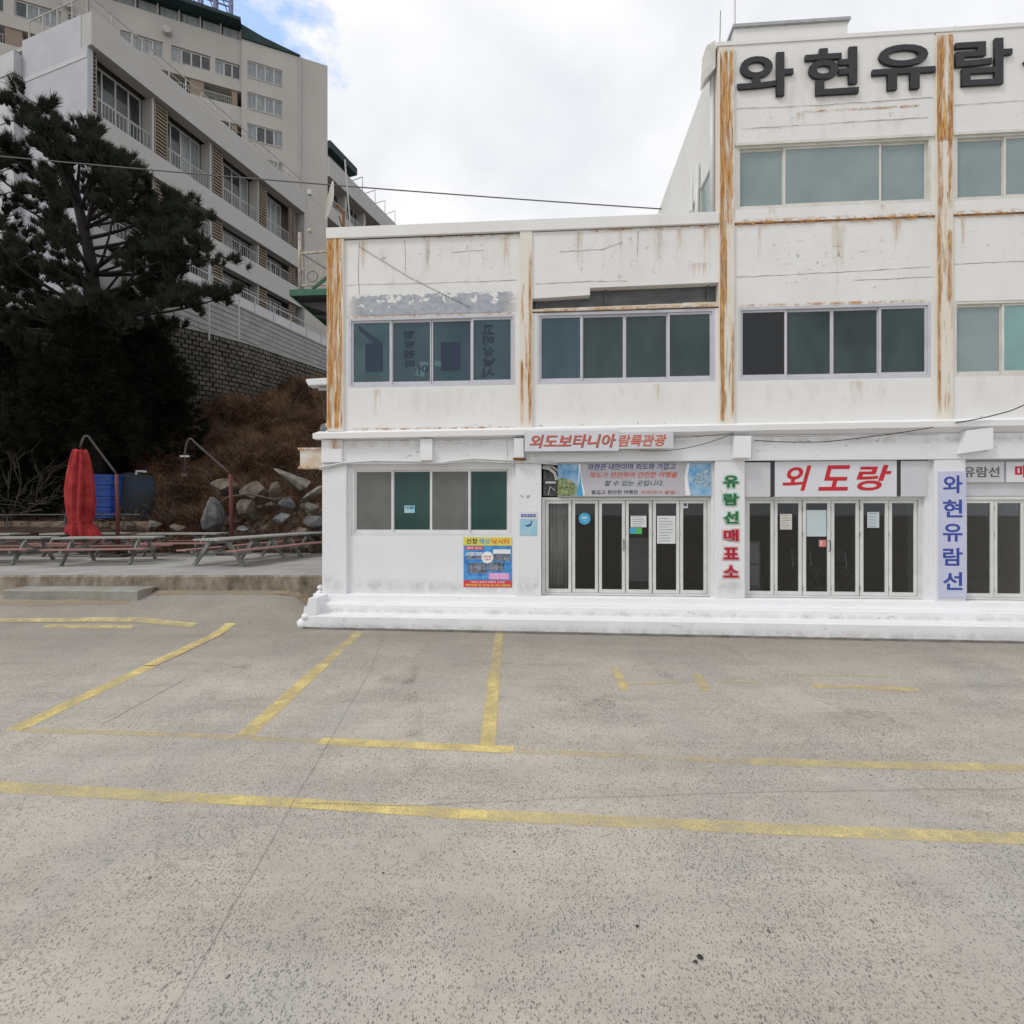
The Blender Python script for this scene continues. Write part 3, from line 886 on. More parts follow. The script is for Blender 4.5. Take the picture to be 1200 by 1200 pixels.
# plaster slumped round the corner of the plinth
lump = MB()
for (cx, cy, cz, r) in ((-4.30, -0.50, 0.06, 0.13), (-4.34, -0.25, 0.12, 0.12), (-4.28, 0.10, 0.28, 0.12), (-4.24, 0.30, 0.50, 0.10), (-4.20, 0.02, 0.62, 0.07), (-4.19, 0.05, 0.74, 0.06), (-4.22, -0.52, 0.22, 0.10), (-4.36, 0.0, 0.02, 0.14), (-4.40, -0.42, -0.02, 0.10)):
    bm = bmesh.new()
    bmesh.ops.create_icosphere(bm, subdivisions=2, radius=r)
    lump = MB()
    lump.add([(cx + v.co.x * random.uniform(0.85, 1.15), cy + v.co.y * random.uniform(0.9, 1.2), cz + v.co.z * random.uniform(0.85, 1.1)) for v in bm.verts], [tuple(v.index for v in f.verts) for f in bm.faces])
    bm.free()
    lump.build('slumped_plaster', 'fresh_white', B, smooth=True)

# ground floor pillars
for (a, b) in GP:
    box('pillar', 'ground_floor_white', B, a, b, -0.085, 0.5, 0.60, 3.42, bevel=0.014)
# ground floor wall, first bay
GW = 'ground_floor_white'
box('wall_panel', GW, B, -3.55, 0.08, 0.0, 0.25, 0.60, 1.86)
box('wall_panel', GW, B, -3.55, -3.49, 0.0, 0.25, 1.86, 3.36)
box('wall_panel', GW, B, 0.0, 0.08, 0.0, 0.25, 1.86, 3.36)
# lintel zone over the whole ground floor
box('lintel', GW, B, -4.10, RIGHT, -0.10, 0.5, 3.42, 3.93, bevel=0.01)
box('wall_panel', GW, B, -3.55, 0.08, 0.0, 0.25, 3.36, 3.42)
# ledge
lm = MB()
NL = 150
for i in range(NL + 1):
    x = -4.21 + (RIGHT + 4.21) * i / NL
    d = 0.006 * noise2(x * 3, 1, 1.2)
    zc = 0.008 * (x + 4.2)          # the slab edge climbs a little to the right
    lm.v += [(x, -0.06, 3.93), (x, -0.27 + d, 3.93 + zc + d * 0.8), (x, -0.28 + d, 4.04 + zc + d), (x, -0.22 + d, 4.055 + zc), (x, 0.02, 4.13 + zc)]
for i in range(NL):
    for k in range(4):
        lm.f.append((i * 5 + k, i * 5 + 5 + k, i * 5 + 6 + k, i * 5 + 1 + k))
lm.f += [(0, 1, 2, 3, 4), tuple(NL * 5 + k for k in (4, 3, 2, 1, 0))]
lm.build('ledge', 'fresh_white', B)
box('ledge_core', 'wall_white', B, -4.05, RIGHT, 0.0, 0.5, 3.93, 4.30)
decal('peeling_paint', 'peeled_specks', B, -3.6, 4.2, 4.13, 4.34, -0.006)
decal('peeling_paint', 'scuffs', B, -3.6, 4.2, 4.12, 4.26, -0.008)
decal('peeling_paint', 'scuffs', B, 4.5, 12.6, 4.18, 4.34, -0.008)
# stub boxes of old beams above the pillars
box('beam_stub', 'fresh_white', B, -1.92, -1.66, -0.20, -0.1, 3.46, 3.92, bevel=0.008)
box('beam_stub', 'fresh_white', B, -4.06, -3.62, -0.16, -0.1, 3.44, 3.925, bevel=0.006)
box('beam_stub', 'ground_floor_white', B, 0.06, 0.26, -0.24, -0.1, 3.50, 3.90, bevel=0.006)
box('beam_stub', 'fresh_white', B, 4.47, 4.80, -0.26, -0.1, 3.46, 3.90, bevel=0.006)
MB().prism([(8.78, 3.52), (9.33, 3.60), (9.33, 4.02), (8.84, 3.96)], -0.25, -0.1).build('beam_stub', 'fresh_white', B)
decal('rust_stain', 'rust_edge', B, -3.92, -3.60, 3.72, 3.95, -0.166)
box('rust_flake', 'rust_solid', B, 0.04, 0.30, -0.25, -0.1, 3.465, 3.497)
# upper columns
for i, (a, b) in enumerate(UC):
    ztop = 8.42 if i < 2 else 11.86
    box('column', 'column_cream' if i in (0, 1, 2, 3, 4) else 'wall_white', B, a, b, -0.055, 0.3, 4.12, ztop, bevel=0.008)
# rust on the columns
def st(m, x0, x1, z0, z1, y=-0.058):
    decal('rust_stain', m, B, x0, x1, z0, z1, y)
st('rust_heavy', -4.0, -3.64, 4.14, 8.42)
st('rust_edge', -4.0, -3.86, 4.2, 8.4, -0.0605)
st('rust_light', 0.17, 0.43, 4.2, 7.2)
st('rust_edge', 0.17, 0.25, 4.2, 5.6, -0.0605)
st('rust_heavy', 4.25, 4.54, 8.2, 11.8)
st('rust_edge', 4.24, 4.35, 4.25, 11.8, -0.0605)
st('rust_light', 4.25, 4.54, 4.2, 8.3)
st('rust_edge', 4.47, 4.55, 4.25, 6.3, -0.0605)
st('rust_heavy', 8.43, 8.75, 9.7, 11.85)
st('rust_light', 8.43, 8.75, 4.2, 9.8)
st('rust_edge', 8.64, 8.75, 8.3, 11.8, -0.0605)
st('rust_edge', 8.43, 8.53, 4.25, 8.4, -0.0605)
st('rust_edge', 8.62, 8.74, 6.5, 8.0, -0.0605)
st('rust_heavy', 12.66, 12.98, 4.2, 11.8)
st('rust_edge', 8.43, 8.56, 8.2, 11.8, -0.0606)
st('rust_edge', 0.34, 0.43, 4.2, 7.9, -0.0606)
st('rust_heavy', 4.25, 4.40, 4.2, 8.3, -0.0592)
for (xa_, xb_, za_, zb_, y_) in ((-3.3, -3.1, 7.5, 8.24, -0.0045), (-1.9, -1.75, 7.4, 8.24, -0.0045), (1.3, 1.5, 7.5, 8.24, -0.0245), (2.2, 2.32, 7.3, 8.24, -0.0245), (3.9, 4.1, 7.1, 8.24, -0.0245), (5.0, 5.12, 7.4, 8.24, -0.0045), (7.6, 7.85, 7.5, 8.24, -0.0045), (8.9, 9.05, 7.3, 8.24, -0.0045), (10.1, 10.4, 7.2, 8.24, -0.0045), (5.2, 5.4, 8.28, 8.54, -0.035), (7.3, 7.5, 8.28, 8.54, -0.035), (-3.0, -2.8, 4.4, 5.04, -0.0045), (2.9, 3.1, 4.4, 5.04, -0.0045), (6.8, 7.1, 4.5, 5.04, -0.0045)):
    st('rust_run', xa_, xb_, za_, zb_, y_)
st('rust_seam', -3.6, 0.1, 4.13, 4.20, -0.0075)
st('rust_seam', 4.6, 8.4, 6.55, 6.63, -0.012)
st('rust_seam', -3.6, 0.1, 6.55, 6.61, -0.012)
# side faces of the left columns
for (x, z0, z1) in ((-4.001, 4.14, 8.41),):
    me = decal('rust_stain', 'rust_heavy', B, 0.0, 0.35, z0, z1, 0)
    me.location = (x - 0.003, 0.295, 0)
    me.rotation_euler = (0, 0, R(-90))
# second storey walls
UW = 'wall_white'
WZ0, WZ1 = 5.06, 6.56
for i, (a, b) in enumerate(BAY):
    w0, w1 = a + 0.09, b - 0.06
    if i == 0:
        w1 = b - 0.10
    if i == 3:
        w0 = a + 0.06
    box('wall_panel', UW, B, a, b, 0.0, 0.25, 4.30, WZ0)
    box('wall_panel', UW, B, a, w0, 0.0, 0.25, WZ0, WZ1)
    box('wall_panel', UW, B, w1, b, 0.0, 0.25, WZ0, WZ1)
    if i == 1:
        # spandrel cut back to show the steel beam
        MB().prism([(a, 6.86), (1.63, 6.90), (1.63, 7.05), (b, 7.08), (b, 8.25), (a, 8.25)], -0.02, 0.25).build('wall_panel', UW, B)
        bm_ = MB().box(a, b, 0.16, 0.20, 6.66, 7.2).box(a, b, 0.06, 0.2, 6.60, 6.66)
        for xx in (0.5, 1.95, 4.05):
            bm_.box(xx, xx + 0.03, 0.10, 0.16, 6.66, 7.2)
        bm_.build('steel_beam', 'steel_grey', B)
        fl = MB()
        for k in range(16):
            x0_ = a + (b - a) * k / 16
            fl.box(x0_, x0_ + (b - a) / 16, -0.03 + random.uniform(-0.012, 0.012), 0.16, 6.585 + random.uniform(-0.006, 0.006), 6.635 + 0.003 * k)
        fl.build('beam_flange', 'rusty_white_steel', B)
        st('rust_seam', a, b, 6.56, 6.64, -0.046)
    else:
        box('wall_panel', UW, B, a, b, 0.0, 0.25, WZ1, 8.25)
# parapet cap of the low part and seams
box('parapet_cap', UW, B, -4.01, 4.24, -0.075, 0.25, 8.265, 8.50, bevel=0.01)
box('parapet_seam', 'dark_gap', B, -3.63, 4.24, -0.012, 0.2, 8.25, 8.265)
st('rust_seam', 1.6, 4.24, 8.19, 8.29, -0.022)
st('rust_seam', -2.0, 0.9, 8.20, 8.28, -0.004)
# third storey
for i, (a, b) in enumerate(BAY):
    if i < 2:
        continue
    w0, w1 = a + 0.06, b - 0.05
    box('wall_panel', UW, B, a, b, -0.03, 0.25, 8.275, 8.54)
    box('parapet_seam', 'rust_solid', B, a, b, -0.022, 0.2, 8.25, 8.275)
    st('rust_seam', a, b, 8.17, 8.36, -0.034)
    box('wall_panel', UW, B, a, w0, 0.0, 0.25, 8.54, 9.86)
    box('wall_panel', UW, B, w1, b, 0.0, 0.25, 8.54, 9.86)
    box('wall_panel', UW, B, a, b, 0.0, 0.25, 9.86, 11.92)
    box('window_hood', 'cream_frame', B, a + 0.02, b - 0.02, -0.04, 0.0, 9.845, 9.90)
box('roof_cap', UW, B, 4.20, RIGHT, -0.02, 0.3, 11.92, 12.0)
box('roof_upstand', UW, B, 4.60, 6.86, 0.15, 2.2, 12.0, 12.40)
box('roof_flashing', 'galvanised', B, 4.57, 6.90, 0.10, 2.25, 12.40, 12.46)
# side wall, back, roofs
box('side_wall', UW, B, -4.05, -3.80, 0.30, 10.0, 0.5, 8.42)
box('back_wall', UW, B, -3.80, RIGHT, 9.8, 10.0, 0.0, 8.4)
box('roof_slab', UW, B, -3.80, 4.3, 0.25, 9.8, 8.10, 8.35)
box('upper_back_wall', UW, B, 4.3, RIGHT, 9.8, 10.0, 8.4, 11.9)
box('roof_slab', UW, B, 4.3, RIGHT, 0.25, 9.8, 11.75, 11.92)
box('right_wall', UW, B, RIGHT - 0.2, RIGHT, 0.5, 9.8, 0.0, 11.75)
sw = 'wall_white'
box('upper_side_wall', sw, B, 4.24, 4.44, 0.30, 9.8, 8.35, 8.55)
box('upper_side_wall', sw, B, 4.24, 4.44, 0.30, 9.8, 9.80, 11.92)
box('upper_side_wall', sw, B, 4.24, 4.44, 2.9, 9.8, 8.55, 9.80)
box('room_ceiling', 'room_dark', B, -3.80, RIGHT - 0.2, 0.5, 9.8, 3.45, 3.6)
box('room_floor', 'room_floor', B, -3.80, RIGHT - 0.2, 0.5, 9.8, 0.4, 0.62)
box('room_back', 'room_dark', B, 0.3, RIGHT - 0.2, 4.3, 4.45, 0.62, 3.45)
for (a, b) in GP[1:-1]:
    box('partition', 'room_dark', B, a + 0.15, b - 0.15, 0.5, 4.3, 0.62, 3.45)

# surface marks on the upper walls
MK = [('peeled_patch', -3.6, 0.15, 6.57, 7.06, -0.004), ('peeled_specks', -3.5, 0.1, 6.8, 7.2, -0.006), ('peeled_specks', 1.0, 3.9, 7.1, 8.2, -0.0285), ('peeled_specks', 4.6, 8.4, 6.65, 8.1, -0.0065), ('peeled_specks', -3.5, 0.1, 7.2, 8.2, -0.0065), ('scuffs', -2.6, -0.6, 7.5, 8.1, -0.004),
      ('scuffs', 1.2, 3.2, 7.4, 8.1, -0.024), ('rust_run', -0.28, -0.02, 7.2, 8.24, -0.004), ('rust_run', 0.20, 0.40, 7.6, 8.24, -0.004),
      ('rust_run', 2.9, 3.12, 7.2, 8.24, -0.024), ('rust_run', 3.36, 3.52, 7.2, 8.24, -0.024), ('rust_run', 3.6, 4.1, 7.09, 7.5, -0.024),
      ('rust_run', 6.42, 6.78, 6.7, 8.24, -0.004), ('peeled_specks', 5.9, 6.8, 6.62, 6.95, -0.006), ('scuffs', 5.0, 7.9, 7.2, 8.0, -0.004),
      ('scuffs', 8.9, 12.0, 7.0, 8.1, -0.004), ('grime_run', -3.6, 0.1, 4.35, 5.05, -0.004), ('grime_run', 0.5, 4.2, 4.35, 5.05, -0.004),
      ('grime_run', 4.6, 8.4, 4.35, 5.05, -0.004), ('grime_run', 8.8, 12.6, 4.35, 5.15, -0.004), ('peeled_specks', 4.7, 5.5, 9.95, 10.35, -0.004),
      ('peeled_specks', 6.9, 8.2, 10.1, 10.6, -0.004), ('scuffs', 4.7, 8.3, 10.0, 10.6, -0.006), ('peeled_specks', 8.8, 12.0, 10.0, 10.5, -0.004),
      ('rust_seam', 5.9, 8.2, 10.45, 10.52, -0.008), ('rust_run', 5.75, 5.95, 10.1, 10.5, -0.010), ('scuffs', 4.6, 8.4, 6.95, 7.15, -0.008), ('grime_run', 4.6, 8.4, 8.6, 11.8, -0.009), ('grime_run', -3.6, 0.1, 7.0, 8.2, -0.009), ('grime_run', 0.5, 4.2, 7.1, 8.2, -0.026)]
for m_, a, b, c, d, y in MK:
    decal('wall_stain', m_, B, a, b, c, d, y)
def wall_crack(pts, y, w=0.007):
    mb = MB()
    P_ = []
    for i in range(len(pts) - 1):
        (xa, za), (xb, zb) = pts[i], pts[i + 1]
        n_ = max(2, int(math.hypot(xb - xa, zb - za) / 0.12))
        for k in range(n_):
            P_.append((xa + (xb - xa) * k / n_ + random.uniform(-0.006, 0.006), za + (zb - za) * k / n_ + random.uniform(-0.008, 0.008)))
    P_.append(pts[-1])
    for i, (x_, z_) in enumerate(P_):
        ww = w * random.uniform(0.25, 0.8)
        dz = ww if abs(pts[-1][0] - pts[0][0]) > abs(pts[-1][1] - pts[0][1]) else 0
        dx = 0 if dz else ww
        mb.v += [(x_ - dx, y, z_ - dz), (x_ + dx, y, z_ + dz)]
    for i in range(len(P_) - 1):
        mb.f.append((2 * i, 2 * i + 2, 2 * i + 3, 2 * i + 1))
    mb.build('wall_crack', 'crack_dark', B)
for pts, y in (([(4.6, 7.18), (6.0, 7.20), (8.35, 7.26)], -0.005), ([(6.9, 7.04), (8.4, 7.06)], -0.005), ([(8.8, 7.3), (10.5, 7.32), (12.6, 7.3)], -0.005), ([(-3.55, 7.28), (-1.8, 7.26), (0.1, 7.27)], -0.005),
               ([(0.5, 7.16), (1.6, 7.18), (2.4, 7.16)], -0.027), ([(-2.3, 8.2), (-2.28, 7.5)], -0.005), ([(2.62, 8.2), (2.60, 7.7)], -0.027), ([(1.0, 7.82), (1.9, 7.84), (2.3, 7.98)], -0.027), ([(-1.3, 7.9), (-0.6, 7.92)], -0.005),
               ([(4.6, 10.62), (6.3, 10.60), (8.4, 10.63)], -0.010), ([(4.7, 10.2), (8.3, 10.24)], -0.010), ([(8.8, 10.45), (12.5, 10.5)], -0.010), ([(-3.3, 7.05), (-3.32, 7.6), (-3.3, 8.2)], -0.005)):
    wall_crack(pts, y)
for m_, a, b, c, d, y in (('scuffs', -3.5, -0.8, 0.485, 0.60, -0.125), ('scuffs', -4.1, -1.6, 0.02, 0.22, -0.618), ('peeled_specks', -4.1, -3.2, 0.0, 0.23, -0.62), ('scuffs', -0.6, 0.6, 0.5, 0.6, -0.126), ('scuffs', 2.0, 8.0, 0.05, 0.22, -0.619)):
    decal('plinth_scuff', m_, B, a, b, c, d, y)
for x_ in range(-4, 20, 3):
    decal('plinth_dirt', 'splash', B, x_ - 0.2, x_ + 3.1, -0.08, 0.16, -0.622 - 0.001 * (x_ % 2))
    decal('plinth_dirt', 'splash', B, x_ - 0.2, x_ + 3.1, 0.26, 0.40, -0.372 - 0.001 * (x_ % 2))
    decal('plinth_dirt', 'scuffs', B, x_ - 0.2, x_ + 2.8, 0.27, 0.44, -0.376 - 0.001 * (x_ % 2))
decal('wall_dirt', 'splash', B, -3.5, 0.05, 0.62, 0.98, -0.004)
for (a_, b_) in GP[:5]:
    decal('wall_dirt', 'splash', B, a_ + 0.02, b_ - 0.02, 0.61, 1.1, -0.089)
    decal('wall_dirt', 'peeled_specks', B, a_ + 0.02, b_ - 0.02, 2.3, 3.4, -0.0895)
for x_ in range(-4, 20, 4):
    decal('wall_dirt', 'scuffs', B, x_, x_ + 3.9, 3.45, 3.92, -0.104)
    decal('wall_dirt', 'splash', B, x_, x_ + 3.9, 3.72, 3.93, -0.1055)
for pts, y in (([(-4.0, 3.905), (-1.0, 3.90), (2.0, 3.91)], -0.106), ([(4.8, 3.90), (8.4, 3.905)], -0.106), ([(-3.7, 3.88), (-3.72, 3.5)], -0.108), ([(-0.1, 3.88), (-0.08, 3.46)], -0.108), ([(4.85, 3.86), (4.86, 3.45)], -0.108)):
    wall_crack(pts, y, 0.006)


def mk_window(parent, x0, x1, z0, z1, ywall, frame_m, cells, fr=0.05, sash=0.045, rails='tb', name='window'):
    """outer frame + one sash and one pane per cell; cells = [(fraction width, pane material, forward?)]"""
    y = ywall
    f = MB()
    f.box(x0, x1, y - 0.02, y + 0.10, z0, z0 + fr).box(x0, x1, y - 0.02, y + 0.10, z1 - fr, z1)
    f.box(x0, x0 + fr, y - 0.02, y + 0.10, z0 + fr, z1 - fr).box(x1 - fr, x1, y - 0.02, y + 0.10, z0 + fr, z1 - fr)
    w = f.build(name, frame_m, parent)
    tot = sum(c[0] for c in cells)
    xa = x0 + fr
    L = x1 - x0 - 2 * fr
    for c in cells:
        cw = L * c[0] / tot
        xb = xa + cw
        yy = y + (0.012 if c[2] else 0.042)
        s_ = MB()
        ov = 0.012
        a_, b_ = max(x0 + fr, xa - ov), min(x1 - fr, xb + ov)
        s_.box(a_, b_, yy, yy + 0.028, z0 + fr, z0 + fr + sash * 1.6).box(a_, b_, yy, yy + 0.028, z1 - fr - sash, z1 - fr)
        s_.box(a_, a_ + sash, yy, yy + 0.028, z0 + fr + sash * 1.6, z1 - fr - sash).box(b_ - sash, b_, yy, yy + 0.028, z0 + fr + sash * 1.6, z1 - fr - sash)
        s_.build('sash', frame_m, w)
        p_ = MB().box(a_ + sash, b_ - sash, yy + 0.010, yy + 0.018, z0 + fr + sash * 1.6, z1 - fr - sash)
        p_.build('pane', c[1], w)
        xa = xb
    return w


mb4 = lambda *m: [(1, m[0], True), (1, m[1], False), (1, m[2], False), (1, m[3], True)]
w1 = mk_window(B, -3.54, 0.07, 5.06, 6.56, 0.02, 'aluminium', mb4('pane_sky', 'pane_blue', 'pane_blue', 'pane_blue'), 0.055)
w2 = mk_window(B, 0.52, 4.18, 5.06, 6.56, 0.02, 'aluminium', mb4('pane_blue', 'pane_dark', 'pane_dark', 'pane_dark'), 0.055)
w3 = mk_window(B, 4.635, 8.37, 5.06, 6.56, 0.02, 'aluminium', mb4('pane_black', 'pane_dark', 'pane_dark', 'pane_dark'), 0.055)
w4 = mk_window(B, 8.81, 12.6, 5.06, 6.56, 0.03, 'cream_frame', [(1, 'pane_frosted', False), (2.2, 'pane_mint', True), (1, 'pane_frosted', False)], 0.05)
w5 = mk_window(B, 13.07, 16.82, 5.06, 6.56, 0.02, 'aluminium', mb4('pane_dark', 'pane_dark', 'pane_dark', 'pane_dark'), 0.055)
w6 = mk_window(B, 17.29, 21.04, 5.06, 6.56, 0.02, 'aluminium', mb4('pane_dark', 'pane_dark', 'pane_dark', 'pane_dark'), 0.055)
for (a, b) in ((4.605, 8.38), (8.81, 12.61), (13.04, 16.83), (17.26, 21.05)):
    mk_window(B, a, b, 8.54, 9.86, 0.02, 'cream_frame', [(1.0, 'pane_frosted', False), (2.1, 'pane_frosted', True), (1.0, 'pane_frosted', False)], 0.055, 0.04)
wg = mk_window(B, -3.49, 0.0, 1.86, 3.36, 0.03, 'white_frame', [(1, 'insect_screen', True), (1, 'pane_green', False), (1, 'insect_screen', True), (1, 'pane_green', False)], 0.075, 0.04)
# things seen in the second storey window: blue sheets stuck inside, reversed letters, painted pale reflections
mat('film_blue', (0.008, 0.022, 0.055), 0.15, spec=0.5)
mat('film_letter', (0.018, 0.030, 0.060), 0.2, spec=0.4)
mat('reflex_pale', (0.075, 0.15, 0.165), 0.12, spec=0.6)  # glass reflection painted as a flat pale colour
box('window_film_reflex', 'film_blue', w1, -3.18, -2.80, 0.034, 0.037, 5.42, 6.02)
box('window_film_reflex', 'film_blue', w1, -1.53, -1.12, 0.064, 0.067, 5.42, 6.02)
MB().prism([(-3.33, 6.33), (-3.0, 6.02), (-2.79, 6.02), (-3.33, 6.42)], 0.034, 0.037).build('window_film_reflex', 'film_letter', w1)
MB().prism([(-2.10, 5.32), (-1.90, 5.28), (-1.79, 5.6), (-1.98, 5.62)], 0.0645, 0.067).build('window_film_reflex', 'reflex_pale', w1)  # pale plate painted as a reflection on the pane
MB().prism([(-1.67, 5.52), (-1.35, 5.44), (-1.35, 5.58), (-1.67, 5.64)], 0.0645, 0.067).build('window_film_reflex', 'reflex_pale', w1)  # second painted reflection, beside the blue sheet
for k, ch in enumerate('형방렌마'):
    text('window_lettering', ch, 'film_letter', w1, -2.34, -2.12, 6.12 - k * 0.21, 6.29 - k * 0.21, 0.066, 0.002, 0.03, 0, True)
text('window_lettering', '어', 'film_letter', w1, -2.02, -1.82, 5.34, 5.55, 0.064, 0.001, 0.03, 0, True)
for k, ch in enumerate('고해상낚시'):
    text('window_lettering', ch, 'film_letter', w1, -0.63, -0.38, 6.16 - k * 0.23, 6.36 - k * 0.23, 0.036, 0.002, 0.03, 0, True)
box('window_notice', 'notice_cyan', wg, -2.33, -2.10, 0.0655, 0.068, 2.36, 2.52)
text('notice_lettering', '안내문', 'print_black', wg, -2.31, -2.12, 2.44, 2.50, 0.0655, 0.001, 0.02)
# side windows of the top storey
sf = MB()
for (a, b) in ((0.35, 1.25), (1.35, 2.85)):
    sf.box(4.22, 4.30, a, a + 0.06, 8.55, 9.80).box(4.22, 4.30, b - 0.06, b, 8.55, 9.80).box(4.22, 4.30, a, b, 9.74, 9.80).box(4.22, 4.30, a, b, 8.55, 8.61)
sfo = sf.build('side_window', 'cream_frame', B)
for (a, b) in ((0.41, 1.19), (1.41, 2.79)):
    box('pane', 'pane_frosted', sfo, 4.255, 4.265, a, b, 8.61, 9.74)
MB().tube([(4.17, 1.25, 8.35), (4.17, 1.25, 10.35)], 0.05, 8).tube([(4.12, 1.5, 8.35), (4.12, 1.5, 10.3)], 0.03, 6).build('drain_pipe', 'white_frame', B, smooth=True)
MB().tube([(4.18, 0.22, 8.5), (4.18, 0.22, 11.5)], 0.045, 8).build('drain_pipe', 'white_frame', B, smooth=True)
MB().prism([(3.98, 11.3), (4.2, 11.55), (4.2, 12.1), (4.02, 12.0)], 0.05, 0.35).build('gutter_spout', 'cream_frame', B)
MB().tube([(4.30, 0.1, 11.9), (4.32, 0.1, 12.75)], 0.012, 5).build('roof_rod', 'galvanised', B)
MB().tube([(4.45, 0.5, 11.95), (4.62, 0.3, 12.42)], 0.012, 5).build('roof_rod', 'galvanised', B)
MB().tube([(8.95, 0.3, 11.95), (9.05, 0.3, 12.3)], 0.01, 5).build('roof_rod', 'galvanised', B)
# H-beam end sticking out at the left
hb = MB()
hb.box(-4.66, -4.08, -0.02, 0.28, 3.745, 3.775).box(-4.66, -4.08, -0.02, 0.28, 3.33, 3.36).box(-4.63, -4.08, 0.02, 0.06, 3.36, 3.745)
hb.build('steel_beam_end', 'rusty_white_steel', B)
st('rust_seam', -4.66, -4.1, 3.30, 3.40, -0.024)
st('rust_seam', -4.66, -4.1, 3.70, 3.79, -0.024)
# conduit along the lintel
cd = MB()
P = [(-4.12, 3.33), (-3.6, 3.43), (-2.9, 3.47), (-2.1, 3.45), (-1.5, 3.42), (-0.8, 3.50), (-0.3, 3.47), (0.4, 3.43), (0.95, 3.41)]
cd.tube([(x, -0.13 - 0.01 * (i % 2), z) for i, (x, z) in enumerate(P)], 0.022, 6)
cd.tube([(x, -0.13, z - 0.04 + 0.02 * math.sin(i * 2)) for i, (x, z) in enumerate(P)], 0.014, 5)
cd.build('conduit', 'conduit_white', B, smooth=True)

# folding glass doors
def door_set(xa, xb, n, zt=2.66):
    z0 = 0.635
    f = MB()
    f.box(xa - 0.04, xa + 0.03, 0.08, 0.20, z0, zt + 0.03).box(xb - 0.03, xb + 0.04, 0.08, 0.20, z0, zt + 0.03)
    f.box(xa + 0.03, xb - 0.03, 0.08, 0.20, zt - 0.035, zt + 0.03).box(xa + 0.03, xb - 0.03, 0.08, 0.20, z0, z0 + 0.04)
    f.build('door_frame', 'door_white', B)
    w = (xb - xa - 0.06) / n
    out = []
    for k in range(n):
        a = xa + 0.03 + k * w + 0.008
        b = a + w - 0.016
        y = 0.10 + 0.012 * (k % 2)
        t = 0.062
        d = MB()
        za, zb = z0 + 0.045, zt - 0.04
        d.box(a, a + t, y, y + 0.045, za, zb).box(b - t, b, y, y + 0.045, za, zb).box(a + t, b - t, y, y + 0.045, za, za + 0.075).box(a + t, b - t, y, y + 0.045, zb - 0.06, zb)
        do = d.build('door', 'door_white', B)
        MB().box(a + t, b - t, y + 0.018, y + 0.026, za + 0.075, zb - 0.06).build('pane', 'door_glass', do)
        for zz in (z0 + 0.15, z0 + 1.25, zt - 0.25):
            box('hinge', 'galvanised', do, a - 0.010, a + 0.002, y - 0.012, y + 0.01, zz, zz + 0.09)
        if k == n // 2 - 1:
            MB().tube([(b - 0.028, y - 0.005, 1.58), (b - 0.028, y - 0.045, 1.60), (b - 0.028, y - 0.045, 1.78), (b - 0.028, y - 0.005, 1.80)], 0.010, 6).build('handle', 'print_black', do)
        out.append((a + t, b - t, y + 0.018, do))
    return out


D1 = door_set(0.67, 4.08, 6)
D2 = door_set(4.80, 8.22, 6)
D3 = door_set(9.02, 12.56, 6)
D4 = door_set(13.26, 16.8, 6)
D5 = door_set(17.49, 21.0, 6)
box('jamb', GW, B, 8.26, 8.38, 0.02, 0.5, 0.62, 3.42)
box('jamb', GW, B, 4.10, 4.15, 0.02, 0.5, 0.62, 3.42)
# over-door panels
mat('over_door_dark', (0.10, 0.105, 0.105), 0.7, 0.3, 3.0)
mat('clutter', (0.17, 0.17, 0.165), 0.8, scale=7, col2=(0.05, 0.055, 0.055))
tr = MB().box(0.66, 4.12, 0.14, 0.22, 2.72, 3.40)
tr.build('transom_panel', 'clutter', B)
MB().box(0.66, 4.12, -0.02, 0.14, 3.385, 3.42).build('transom_rail', 'galvanised', B)
box('transom_panel', 'sign_grey', B, 4.74, 8.38, 0.12, 0.2, 2.70, 3.42)
box('transom_panel', 'sign_grey', B, 8.96, 12.62, 0.10, 0.2, 2.70, 3.42)
box('transom_panel', 'sign_grey', B, 13.2, 16.85, 0.10, 0.2, 2.70, 3.42)
box('transom_panel', 'sign_grey', B, 17.43, 21.06, 0.10, 0.2, 2.70, 3.42)
box('transom_seam', 'dark_gap', B, 4.74, 8.30, -0.03, 0.12, 3.40, 3.42)
# pipes in the gap beside the banner
pp = MB()
pp.tube([(0.64, 0.08, 3.33), (0.78, 0.07, 3.30), (0.9, 0.07, 3.2), (0.94, 0.06, 3.05)], 0.035, 7)
pp.tube([(0.66, 0.10, 3.36), (0.85, 0.09, 3.34), (0.98, 0.07, 3.24)], 0.025, 7)
pp.tube([(0.76, 0.10, 2.74), (0.80, 0.10, 2.92), (0.90, 0.10, 2.84)], 0.014, 5)
pp.box(0.70, 0.93, 0.09, 0.12, 2.98, 3.03)
pp.build('duct_pipe', 'conduit_white', B, smooth=False)


# ---- things fixed to the building (own top-level objects in the building's frame)
BM = Matrix.Translation((0, Y0, 0)) @ Matrix.Rotation(TH, 4, 'Z')


def fixed(name, label, cat, x=0.0, z=0.0, y=0.0, group=None):
    o = empty(name, BM @ Vector((x, y, z)), TH, label, cat, group)
    return o


# rooftop name: thick black letters standing off the wall
rl = fixed('roof_lettering', 'big black raised Korean letters along the top of the white building', 'sign', 4.5, 10.7)
for ch, a, b, z0, z1 in (('와', 4.60, 5.70, 10.80, 11.68), ('현', 5.93, 6.96, 10.77, 11.70), ('유', 7.22, 8.41, 10.79, 11.68), ('람', 8.79, 9.84, 10.79, 11.69), ('선', 10.05, 11.15, 10.78, 11.68)):
    text('letter', ch, 'letter_black', rl, a - 4.5, b - 4.5, z0 - 10.7, z1 - 10.7, -0.012, 0.05, 0.022)

